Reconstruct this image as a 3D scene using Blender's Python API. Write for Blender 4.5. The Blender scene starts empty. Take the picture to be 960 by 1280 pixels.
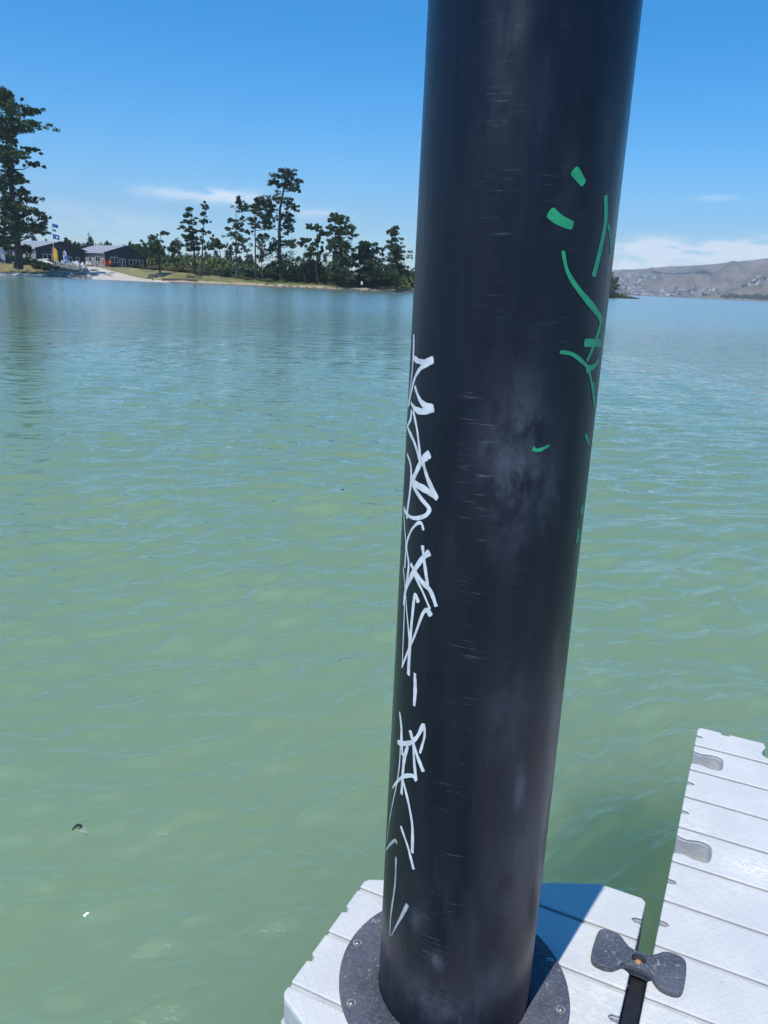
import bpy, bmesh, math, random
import numpy as np
from mathutils import Vector, Matrix
random.seed(7); rng = np.random.default_rng(7)
SC = bpy.context.scene
COL = SC.collection
# ------------------------------------------------------------------ camera
DOCK = 0.36                       # deck height above the water
H = 1.60 + DOCK                   # eye height above the water
F = 1004.0                        # focal length in pixels of a 960 x 1280 frame
P = math.atan(285 / F); R = math.atan(.044)
_r0 = np.array([1, 0, 0.]); FW = np.array([0, math.cos(P), -math.sin(P)]); _u0 = np.array([0, math.sin(P), math.cos(P)])
RT = math.cos(R) * _r0 + math.sin(R) * _u0; UP = -math.sin(R) * _r0 + math.cos(R) * _u0
cd = bpy.data.cameras.new('camera'); cam = bpy.data.objects.new('camera', cd); COL.objects.link(cam)
cd.sensor_fit = 'VERTICAL'; cd.sensor_height = 36; cd.lens = F / 1280 * 36
cd.clip_start = .05; cd.clip_end = 60000
M4 = Matrix.Identity(4)
for i in range(3):
    M4[i][0] = RT[i]; M4[i][1] = UP[i]; M4[i][2] = -FW[i]
M4[2][3] = H
cam.matrix_world = M4
SC.camera = cam
SC.render.resolution_x = 768; SC.render.resolution_y = 1024
# ------------------------------------------------------------------ light
SUN_EL = math.radians(66); SUN_AZ = math.radians(214)
W = bpy.data.worlds.new('World'); SC.world = W; W.use_nodes = True
nt = W.node_tree; nt.nodes.clear()
SKY_STRENGTH = .15
SUN_STRENGTH = 4.7
sd = bpy.data.lights.new('sun', 'SUN'); sd.energy = SUN_STRENGTH; sd.angle = math.radians(.53); sd.color = (1, .965, .91)
sun = bpy.data.objects.new('sun', sd); COL.objects.link(sun)
sdir = Vector((math.sin(SUN_AZ) * math.cos(SUN_EL), math.cos(SUN_AZ) * math.cos(SUN_EL), math.sin(SUN_EL)))
sun.rotation_euler = sdir.to_track_quat('Z', 'Y').to_euler(); sun.location = (-20, -30, 60)
SC.view_settings.view_transform = 'Standard'; SC.view_settings.look = 'None'
SC.view_settings.exposure = 0; SC.view_settings.gamma = 1
SC.cycles.use_denoising = True
SC.cycles.max_bounces = 8; SC.cycles.volume_bounces = 0
SC.cycles.sample_clamp_indirect = 6


def nn(t, kind, **kw):
    n = t.nodes.new(kind)
    for k, v in kw.items(): setattr(n, k, v)
    return n


def mth(t, op, a, b=None, c=None, clamp=False):
    n = nn(t, 'ShaderNodeMath', operation=op); n.use_clamp = clamp
    for i, v in enumerate((a, b, c)):
        if v is None: continue
        if isinstance(v, (int, float)): n.inputs[i].default_value = v
        else: t.links.new(v, n.inputs[i])
    return n.outputs[0]


def mixc(t, fac, a, b):
    n = nn(t, 'ShaderNodeMix', data_type='RGBA')
    for i, v in ((0, fac), (6, a), (7, b)):
        if isinstance(v, (int, float)): n.inputs[i].default_value = v
        elif isinstance(v, (tuple, list)): n.inputs[i].default_value = (*v[:3], 1)
        else: t.links.new(v, n.inputs[i])
    return n.outputs[2]


def ramp(t, x, lo, hi, a=0., b=1.):
    n = nn(t, 'ShaderNodeMapRange', interpolation_type='SMOOTHSTEP'); t.links.new(x, n.inputs[0])
    n.inputs[1].default_value = lo; n.inputs[2].default_value = hi; n.inputs[3].default_value = a; n.inputs[4].default_value = b
    return n.outputs[0]


def noise(t, vec, scale, detail=4, rough=.55, dist=0.):
    n = nn(t, 'ShaderNodeTexNoise'); n.inputs['Scale'].default_value = scale; n.inputs['Detail'].default_value = detail
    n.inputs['Roughness'].default_value = rough; n.inputs['Distortion'].default_value = dist
    if vec is not None: t.links.new(vec, n.inputs['Vector'])
    return n.outputs['Fac']


# sky: Nishita with a few low clouds over the horizon
sky = nn(nt, 'ShaderNodeTexSky', sky_type='NISHITA'); sky.sun_disc = False
sky.sun_elevation = SUN_EL; sky.sun_rotation = SUN_AZ; sky.air_density = 1.0; sky.dust_density = 0; sky.ozone_density = 8.0
hsv = nn(nt, 'ShaderNodeHueSaturation'); hsv.inputs['Saturation'].default_value = 1.38; hsv.inputs['Hue'].default_value = .492; nt.links.new(sky.outputs[0], hsv.inputs['Color'])
tint = nn(nt, 'ShaderNodeMix', data_type='RGBA', blend_type='MULTIPLY'); tint.inputs[0].default_value = 1; tint.inputs[7].default_value = (.97, 1.05, 1.13, 1); nt.links.new(hsv.outputs[0], tint.inputs[6])
tcw = nn(nt, 'ShaderNodeTexCoord'); sepw = nn(nt, 'ShaderNodeSeparateXYZ'); nt.links.new(tcw.outputs['Generated'], sepw.inputs[0])
az = mth(nt, 'ARCTAN2', sepw.outputs[0], sepw.outputs[1]); el = mth(nt, 'ARCSINE', sepw.outputs[2])
cv = nn(nt, 'ShaderNodeCombineXYZ'); nt.links.new(mth(nt, 'MULTIPLY', az, 1.0), cv.inputs[0]); nt.links.new(mth(nt, 'MULTIPLY', el, 3.6), cv.inputs[1])
cn = noise(nt, cv.outputs[0], 16, 8, .6, .3)
cn2 = noise(nt, cv.outputs[0], 5, 3, .5)
dens = None
blobs = [(-13.3, 5.05, 3.1, .42, 1.0), (-10.3, 4.9, 2.6, .5, .7), (-5.2, 4.35, 1.7, .33, .85), (17.0, 2.85, 3.0, .6, 1.9), (22.0, 3.0, 4.0, .5, 1.7), (17.0, 1.9, 7.0, .8, 1.0),
         (27, 3.4, 4, .6, 1.2), (20.2, 6.0, 1.2, .18, .35), (-18, 2.9, 3.5, .9, .32), (-22, 3.5, 3, .6, .3), (-33, 4.2, 4, .6, 1.0), (42, 3.6, 6, .8, 1.0), (-55, 3.8, 7, .9, 1.0), (70, 4, 8, .9, 1.)]
for a0, e0, sa, se, k in blobs:
    da = mth(nt, 'MULTIPLY', mth(nt, 'SUBTRACT', az, math.radians(a0)), 1 / math.radians(sa))
    de = mth(nt, 'MULTIPLY', mth(nt, 'SUBTRACT', el, math.radians(e0)), 1 / math.radians(se))
    q = mth(nt, 'ADD', mth(nt, 'MULTIPLY', da, da), mth(nt, 'MULTIPLY', de, de))
    g = mth(nt, 'MULTIPLY', mth(nt, 'POWER', 2.718, mth(nt, 'MULTIPLY', q, -1.)), k)
    dens = g if dens is None else mth(nt, 'ADD', dens, g)
cl = mth(nt, 'MULTIPLY', dens, ramp(nt, cn, .30, .60))
cl = mth(nt, 'MULTIPLY', mth(nt, 'MINIMUM', cl, 1.0), .85)
cl = mth(nt, 'MULTIPLY', cl, ramp(nt, cn2, .2, .5, .5, 1.))
skyc = mixc(nt, cl, tint.outputs[2], (9.0, 9.3, 9.7))
bg = nn(nt, 'ShaderNodeBackground'); bg.inputs[1].default_value = SKY_STRENGTH; nt.links.new(skyc, bg.inputs[0])
wo = nn(nt, 'ShaderNodeOutputWorld'); nt.links.new(bg.outputs[0], wo.inputs[0])


# ------------------------------------------------------------------ geometry helpers
def ray(px, py):
    return FW + RT * ((px - 480) / F) - UP * ((py - 640) / F)


def at(px, py, D):
    """the point seen at pixel px,py at ground range D"""
    d = ray(px, py); k = D / math.hypot(d[0], d[1])
    return np.array([d[0] * k, d[1] * k, H + d[2] * k])


def hor(px): return 640 - 285 / math.cos(R) + .044 * (px - 480)


def col(px, D, z):
    p = at(px, hor(px), D); return np.array([p[0], p[1], z])


def zat(px, py, D): return at(px, py, D)[2]


def mpx(px, D): return float(np.linalg.norm(at(px + .5, hor(px), D) - at(px - .5, hor(px), D)))     # metres per pixel across


def proj(p):
    q = np.array(p) - np.array([0, 0, H]); d = q @ FW; return 480 + F * (q @ RT) / d, 640 - F * (q @ UP) / d


class MB:
    def __init__(s): s.v = []; s.f = []; s.m = []
    def add(s, vs, fs, m=0):
        b = len(s.v); s.v += [tuple(map(float, v)) for v in vs]
        s.f += [tuple(i + b for i in f) for f in fs]; s.m += [m] * len(fs)
    def box(s, c, d, m=0, ax=None):
        ax = ax or ((1, 0, 0), (0, 1, 0), (0, 0, 1)); ax = [np.array(a, float) for a in ax]; c = np.array(c, float)
        vs = [c + ax[0] * d[0] / 2 * i + ax[1] * d[1] / 2 * j + ax[2] * d[2] / 2 * k for k in (-1, 1) for j in (-1, 1) for i in (-1, 1)]
        s.add(vs, [(0, 2, 3, 1), (4, 5, 7, 6), (0, 1, 5, 4), (2, 6, 7, 3), (0, 4, 6, 2), (1, 3, 7, 5)], m)
    def prism(s, poly, z0, z1, m=0, top=True, bot=True):
        n = len(poly); vs = [(x, y, z0) for x, y in poly] + [(x, y, z1) for x, y in poly]
        fs = [(i, (i + 1) % n, n + (i + 1) % n, n + i) for i in range(n)]
        if top: fs.append(tuple(range(n, 2 * n)))
        if bot: fs.append(tuple(range(n - 1, -1, -1)))
        s.add(vs, fs, m)
    def tube(s, pts, rad, n=7, m=0, cap=True):
        pts = [np.array(p, float) for p in pts]; vs = []; k = len(pts)
        for i, p in enumerate(pts):
            t = pts[min(i + 1, k - 1)] - pts[max(i - 1, 0)]; t /= (np.linalg.norm(t) + 1e-9)
            a = np.cross(t, (0, 0, 1) if abs(t[2]) < .9 else (1, 0, 0)); a /= np.linalg.norm(a); b = np.cross(t, a)
            r = rad[i] if hasattr(rad, '__len__') else rad
            vs += [p + (a * math.cos(q) + b * math.sin(q)) * r for q in [2 * math.pi * j / n for j in range(n)]]
        fs = [(i * n + j, i * n + (j + 1) % n, (i + 1) * n + (j + 1) % n, (i + 1) * n + j) for i in range(k - 1) for j in range(n)]
        if cap: fs += [tuple(range(n - 1, -1, -1)), tuple(range((k - 1) * n, k * n))]
        s.add(vs, fs, m)
    def lathe(s, prof, n=48, c=(0, 0, 0), m=0):
        k = len(prof); vs = [(c[0] + r * math.cos(2 * math.pi * j / n), c[1] + r * math.sin(2 * math.pi * j / n), c[2] + z) for r, z in prof for j in range(n)]
        fs = [(i * n + j, i * n + (j + 1) % n, (i + 1) * n + (j + 1) % n, (i + 1) * n + j) for i in range(k - 1) for j in range(n)]
        s.add(vs, fs, m)
    def build(s, name, mats, parent=None, smooth=False, loc=None, bevel=0, seg=2):
        me = bpy.data.meshes.new(name); me.from_pydata(s.v, [], s.f)
        mats = mats if isinstance(mats, (list, tuple)) else [mats]
        for m in mats: me.materials.append(m)
        if len(mats) > 1: me.polygons.foreach_set('material_index', s.m)
        bm = bmesh.new(); bm.from_mesh(me); bmesh.ops.recalc_face_normals(bm, faces=bm.faces); bm.to_mesh(me); bm.free()
        if smooth: me.polygons.foreach_set('use_smooth', [True] * len(me.polygons))
        o = bpy.data.objects.new(name, me); COL.objects.link(o)
        if parent: o.parent = parent
        if loc is not None: o.location = loc
        if bevel:
            b = o.modifiers.new('bevel', 'BEVEL'); b.width = bevel; b.segments = seg; b.limit_method = 'ANGLE'; b.angle_limit = math.radians(40)
        if smooth:
            me.set_sharp_from_angle(angle=math.radians(40))
        return o


def arr_mesh(name, V, Fq, mats, parent=None, midx=None, smooth=False):
    """fast mesh of quads from numpy arrays"""
    me = bpy.data.meshes.new(name); V = np.asarray(V, np.float32); Fq = np.asarray(Fq, np.int32); k = Fq.shape[1]
    me.vertices.add(len(V)); me.vertices.foreach_set('co', V.ravel())
    me.loops.add(Fq.size); me.loops.foreach_set('vertex_index', Fq.ravel())
    me.polygons.add(len(Fq)); me.polygons.foreach_set('loop_start', np.arange(0, Fq.size, k, dtype=np.int32))
    try: me.polygons.foreach_set('loop_total', np.full(len(Fq), k, np.int32))
    except Exception: pass
    for m in (mats if isinstance(mats, (list, tuple)) else [mats]): me.materials.append(m)
    if midx is not None: me.polygons.foreach_set('material_index', np.asarray(midx, np.int32))
    if smooth: me.polygons.foreach_set('use_smooth', np.ones(len(Fq), bool))
    me.update(calc_edges=True); me.validate()
    o = bpy.data.objects.new(name, me); COL.objects.link(o)
    if parent: o.parent = parent
    return o


def empty(name, loc, label, cat, group=None, rz=0):
    o = bpy.data.objects.new(name, None); COL.objects.link(o); o.location = tuple(map(float, loc)); o.rotation_euler = (0, 0, rz); o.empty_display_size = .2
    return tag(o, label, cat, group)


def tag(o, label, cat, group=None):
    o['label'] = label; o['category'] = cat
    if group: o['group'] = group
    return o


def struct(o, kind='structure'): o['kind'] = kind; return o


# ------------------------------------------------------------------ materials
def mat(name, c1, c2=None, scale=6., rough=.6, bump=0., bscale=None, spec=.5, coord='Object', island=0., detail=5, lo=.35, hi=.65):
    m = bpy.data.materials.new(name); m.use_nodes = True; t = m.node_tree; b = t.nodes['Principled BSDF']
    b.inputs['Roughness'].default_value = rough; b.inputs['Specular IOR Level'].default_value = spec
    tc = nn(t, 'ShaderNodeTexCoord')
    v = tc.outputs[coord]
    c2 = c2 or tuple(x * .8 for x in c1)
    fac = ramp(t, noise(t, v, scale, detail), lo, hi)
    c = mixc(t, fac, c1, c2)
    if island:
        g = nn(t, 'ShaderNodeNewGeometry'); h = nn(t, 'ShaderNodeHueSaturation'); t.links.new(c, h.inputs['Color'])
        t.links.new(ramp(t, g.outputs['Random Per Island'], 0, 1, 1 - island, 1 + island), h.inputs['Value']); c = h.outputs[0]
    t.links.new(c, b.inputs['Base Color'])
    if bump:
        bn = nn(t, 'ShaderNodeBump'); bn.inputs['Strength'].default_value = min(1, bump); bn.inputs['Distance'].default_value = .02
        t.links.new(noise(t, v, bscale or scale * 4, 6), bn.inputs['Height']); t.links.new(bn.outputs[0], b.inputs['Normal'])
    return m


def foliage(name, c1, c2, sc=.35):
    m = mat(name, c1, c2, sc, .75, spec=.15, island=.38)
    return m


MT = {}
MT['bark'] = mat('bark', (.055, .042, .035), (.03, .024, .02), 2, .9)
MT['bark_pale'] = mat('bark_pale', (.16, .14, .12), (.09, .08, .07), 2, .9)
MT['pine'] = foliage('pine_needles', (.028, .058, .022), (.062, .095, .030))
MT['pine2'] = foliage('pine_needles_dark', (.020, .043, .021), (.042, .072, .030))
MT['cypress'] = foliage('cypress_leaves', (.026, .052, .024), (.066, .088, .034))
MT['scrub'] = foliage('scrub_leaves', (.085, .135, .04), (.16, .175, .06))
MT['scrub_dark'] = foliage('scrub_leaves_dark', (.042, .08, .03), (.085, .115, .04))
MT['scrub_dry'] = foliage('scrub_leaves_dry', (.16, .13, .07), (.10, .11, .045))
MT['dead'] = foliage('dead_leaves', (.16, .10, .07), (.09, .06, .04))
MT['hedge'] = foliage('hedge_leaves', (.03, .055, .018), (.07, .10, .03))
MT['far_pine'] = foliage('distant_pine_needles', (.02, .04, .026), (.035, .06, .03))
MT['wall_grey'] = mat('grey_weatherboard', (.33, .35, .37), (.29, .31, .33), .8, .7)
MT['wall_dark'] = mat('dark_weatherboard', (.030, .033, .045), (.022, .024, .033), .8, .6)
MT['wall_white'] = mat('white_weatherboard', (.74, .75, .75), (.66, .67, .68), .8, .6)
MT['roof_grey'] = mat('grey_metal_roof', (.30, .315, .33), (.25, .265, .28), .5, .55)
MT['trim'] = mat('white_trim', (.78, .79, .8), (.72, .73, .74), 3, .5)
MT['glass'] = mat('window_glass', (.02, .025, .032), (.03, .036, .045), .6, .08, spec=.6)
MT['concrete'] = mat('concrete', (.42, .41, .38), (.30, .295, .28), .8, .85, .3)
MT['rock'] = mat('rock', (.20, .19, .18), (.10, .10, .095), .7, .9, .5)
MT['timber'] = mat('weathered_timber', (.12, .10, .085), (.06, .052, .045), 2, .85, .3)
MT['timber_pale'] = mat('pale_timber', (.36, .26, .16), (.28, .2, .12), 2, .7)
MT['white_plastic'] = mat('white_plastic', (.8, .8, .79), (.74, .74, .73), 4, .4)
MT['orange'] = mat('orange_plastic', (.62, .12, .035), (.5, .09, .03), 3, .45)
MT['yellow_cloth'] = mat('yellow_cloth', (.78, .52, .04), (.7, .45, .03), 2, .8)
MT['blue_cloth'] = mat('blue_cloth', (.035, .09, .40), (.03, .07, .3), 2, .8)
MT['blue_white_cloth'] = mat('blue_and_white_cloth', (.62, .66, .75), (.07, .14, .5), 1.1, .8, lo=.47, hi=.53)
MT['red_cloth'] = mat('red_cloth', (.45, .05, .03), (.35, .04, .03), 2, .8)
MT['green_cloth'] = mat('green_cloth', (.05, .16, .08), (.04, .12, .06), 2, .8)
MT['navy'] = mat('navy_paint', (.02, .03, .09), (.016, .024, .07), 2, .4)


# ------------------------------------------------------------------ water
def water_material():
    m = bpy.data.materials.new('green_sea_water'); m.use_nodes = True; t = m.node_tree; t.nodes.clear()
    tc = nn(t, 'ShaderNodeTexCoord'); v = tc.outputs['Object']
    n1 = noise(t, v, .55, 4); n2 = noise(t, v, 2.3, 3)
    c = mixc(t, ramp(t, n1, .3, .7), (.152, .236, .143), (.158, .240, .138))
    c = mixc(t, ramp(t, n2, .5, .8, 0., .25), c, (.170, .246, .137))
    # cloudy water: light is scattered below the surface, so it does not follow the ripples
    up = nn(t, 'ShaderNodeCombineXYZ'); up.inputs[2].default_value = 1.
    ss = nn(t, 'ShaderNodeSubsurfaceScattering', falloff='BURLEY'); t.links.new(c, ss.inputs['Color']); ss.inputs['Radius'].default_value = (.7, 1., .7); ss.inputs['Scale'].default_value = 4.5; t.links.new(up.outputs[0], ss.inputs['Normal'])
    # ripples too fine for the mesh
    mp = nn(t, 'ShaderNodeMapping'); mp.inputs['Rotation'].default_value = (0, 0, math.radians(-20)); mp.inputs['Scale'].default_value = (.45, 1, 1); t.links.new(v, mp.inputs[0])
    f1 = noise(t, mp.outputs[0], 11., 3, .5, .4); f2 = noise(t, mp.outputs[0], 3.6, 3, .5, .5); f3 = noise(t, mp.outputs[0], 1.0, 3, .5, .4)
    h = mth(t, 'ADD', mth(t, 'MULTIPLY', f1, .010), mth(t, 'ADD', mth(t, 'MULTIPLY', f2, .046), mth(t, 'MULTIPLY', f3, .09)))
    bn = nn(t, 'ShaderNodeBump'); bn.inputs['Strength'].default_value = .8; bn.inputs['Distance'].default_value = 1.0; t.links.new(h, bn.inputs['Height'])
    gl = nn(t, 'ShaderNodeBsdfGlossy'); gl.inputs['Color'].default_value = (1, 1, 1, 1); t.links.new(bn.outputs[0], gl.inputs['Normal'])
    ln_ = nn(t, 'ShaderNodeVectorMath', operation='LENGTH'); t.links.new(v, ln_.inputs[0]); t.links.new(ramp(t, ln_.outputs['Value'], 10, 80, .05, .17), gl.inputs['Roughness'])   # breezier water out in the channel
    fr = nn(t, 'ShaderNodeFresnel'); fr.inputs['IOR'].default_value = 1.375; t.links.new(bn.outputs[0], fr.inputs['Normal'])
    mx = nn(t, 'ShaderNodeMixShader'); t.links.new(fr.outputs[0], mx.inputs[0]); t.links.new(ss.outputs[0], mx.inputs[1]); t.links.new(gl.outputs[0], mx.inputs[2])
    o = nn(t, 'ShaderNodeOutputMaterial'); t.links.new(mx.outputs[0], o.inputs['Surface'])
    return m


def build_water():
    rad = np.concatenate([np.geomspace(.35, 70, 880), np.geomspace(75, 4700, 50)])
    fine = np.radians(np.linspace(-42, 42, 640)); coarse = np.radians(np.linspace(42, 318, 90))[1:-1]
    ang = np.concatenate([fine, coarse]); nA = len(ang); nR = len(rad)
    RR, AA = np.meshgrid(rad, ang, indexing='ij'); X = RR * np.sin(AA); Y = RR * np.cos(AA); Z = np.zeros_like(X)
    r2 = np.random.default_rng(11); cell = RR * .0060
    waves = []
    for k in range(64):
        lam = .08 * (.62 / .08) ** r2.random(); crest = math.radians(r2.normal(20, 25)); amp = lam * .0074 * (.5 + r2.random())
        if lam > .5: amp *= .7
        waves.append((lam, crest + math.pi / 2, amp, r2.random() * 6.28))
    warp = .12 * np.sin(X * 1.7 + Y * .9) + .09 * np.sin(X * -.8 + Y * 2.3 + 1) + .2 * np.sin(X * .37 + Y * .29 + 2)
    patch = .92 + .18 * np.sin(X * .9 + Y * .6 + 2 * np.sin(Y * .33)) * np.sin(Y * .8 - X * .5)
    for lam, d, amp, ph in waves:
        k = 2 * math.pi / lam; w = np.clip((lam / cell - 2.5) / 3., 0, 1)
        a = np.sin(k * (X * math.cos(d) + Y * math.sin(d)) + ph + warp * k * .35)
        Z += amp * w * patch * (a + .25 * (a * a - .5))
    # short steep wavelets with narrow crests, in patches
    for kk in range(14):
        lam = r2.uniform(.16, .55); d = math.radians(r2.normal(22, 16)) + math.pi / 2; k = 2 * math.pi / lam; w = np.clip((lam / cell - 3.5) / 5., 0, 1)
        ph = k * (X * math.cos(d) + Y * math.sin(d)) + r2.random() * 6.28 + warp * k * 1.1 + .9 * np.sin(X * r2.uniform(1, 3) + Y * r2.uniform(-2, 2))
        pm = np.clip(np.sin(X * r2.uniform(.5, 1.4) + r2.random() * 6 + 1.3 * np.sin(Y * .7)) * np.sin(Y * r2.uniform(.6, 1.5) + r2.random() * 6 + np.sin(X * .9)) * 1.6 - .1, 0, 1)
        Z += lam * .044 * w * pm * (1.08 - np.sqrt(np.sin(ph / 2) ** 2 + .012)) ** 2.4
    V = np.stack([X, Y, Z], -1).reshape(-1, 3)
    i, j = np.meshgrid(np.arange(nR - 1), np.arange(nA), indexing='ij'); j2 = (j + 1) % nA
    Q = np.stack([i * nA + j, (i + 1) * nA + j, (i + 1) * nA + j2, i * nA + j2], -1).reshape(-1, 4)[:, ::-1]
    o = arr_mesh('water', V, Q, water_material(), smooth=True)
    struct(o)


build_water()


# ------------------------------------------------------------------ left shore: terrain
def interp(px, tab): return float(np.interp(px, [a for a, b in tab], [b for a, b in tab]))


D0T = [(-900, 262), (-300, 242), (0, 231), (113, 222), (200, 214), (330, 213), (450, 217), (515, 226), (560, 250), (650, 330), (770, 425), (830, 440)]
HMT = [(-900, 3.4), (-100, 3.1), (0, 2.9), (40, 3.0), (165, 3.2), (200, 2.8), (245, 2.4), (300, 1.7), (350, 1.15), (450, .95), (515, .95), (700, .8), (772, .75), (795, .25), (806, -.6), (830, -1)]
LENT = [(-300, 22), (0, 20), (55, 16), (110, 24), (165, 26), (200, 20), (245, 14), (300, 10), (350, 9), (515, 9), (800, 8)]


def d0(px):
    return interp(px, D0T) + 1.3 * math.sin(px * .045) + .9 * math.sin(px * .13 + 1)


def gz(px, s):
    hm = interp(px, HMT); L = interp(px, LENT)
    if s <= 0: return max(-1.0, .12 * s)
    x = min(1, s / L); sm = x * x * (3 - 2 * x)
    z = hm * (.45 * x + .55 * sm)
    return z + (.06 * math.sin(px * .21 + s * .7) + .05 * math.sin(px * .083 - s * .4)) * min(1, s / 3) + (.002 * max(0, s - L))


def gp(px, s):
    return col(px, d0(px) + s, gz(px, s))


def build_ground():
    pxs = np.concatenate([np.linspace(-900, -160, 30), np.arange(-150, 540, 4), np.arange(540, 831, 6)])
    ss = [-8, -3, -1, 0, .6, 1.2, 2, 3, 4, 5.5, 7, 9, 11, 13, 15, 18, 21, 25, 30, 40, 60, 100, 180, 320, 600]
    V = [gp(p, s if p < 760 else min(s, 60)) if not (p >= 760 and s > 60) else gp(p, 60) + np.array([0, (s - 60) * .02, -.02 * (s - 60) ** .5]) for p in pxs for s in ss]
    n = len(ss); Q = [(i * n + j, i * n + j + 1, (i + 1) * n + j + 1, (i + 1) * n + j) for i in range(len(pxs) - 1) for j in range(n - 1)]
    m = bpy.data.materials.new('shore_ground'); m.use_nodes = True; t = m.node_tree; b = t.nodes['Principled BSDF']; b.inputs['Roughness'].default_value = .95; b.inputs['Specular IOR Level'].default_value = .1
    tc = nn(t, 'ShaderNodeTexCoord'); v = tc.outputs['Object']; sp = nn(t, 'ShaderNodeSeparateXYZ'); t.links.new(v, sp.inputs[0])
    zz = mth(t, 'ADD', sp.outputs[2], mth(t, 'MULTIPLY', mth(t, 'SUBTRACT', noise(t, v, .28, 5, .65), .5), 1.5))
    sand = mixc(t, ramp(t, noise(t, v, .6, 6), .35, .65), (.40, .34, .25), (.31, .26, .19))
    wet = mixc(t, ramp(t, sp.outputs[2], .12, .32), (.15, .125, .09), sand)
    grass = mixc(t, ramp(t, noise(t, v, .22, 6, .7), .35, .62), (.16, .15, .062), (.24, .19, .09))
    grass = mixc(t, ramp(t, noise(t, v, .07, 4), .45, .62), grass, (.095, .125, .04))
    c = mixc(t, ramp(t, zz, .45, .75), wet, grass); t.links.new(c, b.inputs['Base Color'])
    bn = nn(t, 'ShaderNodeBump'); bn.inputs['Strength'].default_value = .6; bn.inputs['Distance'].default_value = .3; t.links.new(noise(t, v, 1.5, 6), bn.inputs['Height']); t.links.new(bn.outputs[0], b.inputs['Normal'])
    o = arr_mesh('ground', V, Q, m, smooth=True); struct(o)


build_ground()


def strip(name, tab, s_lo, s_hi, m, lift=.05, nx=40, ny=8, kind='structure'):
    px = np.linspace(tab[0][0], tab[-1][0], nx); V = []
    for p in px:
        a, b = s_lo, s_hi
        lo = interp(p, s_lo); hi = interp(p, s_hi)
        for q in np.linspace(0, 1, ny):
            g = gp(p, lo + (hi - lo) * q); g[2] += lift; V.append(g)
    Q = [(i * ny + j, i * ny + j + 1, (i + 1) * ny + j + 1, (i + 1) * ny + j) for i in range(nx - 1) for j in range(ny - 1)]
    o = arr_mesh(name, V, Q, m, smooth=True); return struct(o, kind)


MT['ramp_sand'] = mat('pale_ramp_sand', (.50, .45, .38), (.42, .37, .31), .35, .95)
MT['lawn'] = mat('dry_lawn', (.17, .165, .06), (.24, .20, .09), .2, .95)
strip('boat_ramp', [(103, 0), (212, 0)], [(103, 15), (113, -1.0), (212, -1.0)], [(103, 24), (118, 23), (150, 13.5), (180, 6), (200, 3), (212, 1.0)], MT['ramp_sand'], .06)
strip('beach', [(-120, 0), (104, 0)], [(-120, -.8), (104, -.8)], [(-120, 5), (20, 4.5), (60, 3), (104, 2)], MT['ramp_sand'], .05)
strip('lawn', [(120, 0), (215, 0)], [(120, 23.6), (150, 14.2), (180, 6.8), (200, 5), (215, 6)], [(120, 60), (215, 30)], MT['lawn'], .04)


# ------------------------------------------------------------------ trees
def leaf_quads(C, RAD, per, size, r, up=.45):
    """leaf tufts spread through ellipsoids C (n,3) of radii RAD (n,3)"""
    C = np.repeat(np.asarray(C, float), per, 0); RAD = np.repeat(np.asarray(RAD, float), per, 0); N = len(C)
    d = r.normal(size=(N, 3)); d /= np.linalg.norm(d, axis=1)[:, None]; rr = r.random(N) ** .42; rr = np.where(r.random(N) < .16, rr * 1.45, rr)
    p = C + d * RAD * rr[:, None]
    nrm = r.normal(size=(N, 3)) * .8 + d * .4; nrm[:, 2] += up; nrm /= np.linalg.norm(nrm, axis=1)[:, None]
    a = np.cross(nrm, r.normal(size=(N, 3))); a /= np.linalg.norm(a, axis=1)[:, None] + 1e-9; b = np.cross(nrm, a)
    s = size * (.5 + r.random(N))[:, None]; a = a * s; b = b * s * (.22 + .3 * r.random(N))[:, None]
    V = np.stack([p - a, p - b * .9 + a * .1, p + a, p + b], 1).reshape(-1, 3); Q = np.arange(4 * N).reshape(-1, 4)
    return V, Q


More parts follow.
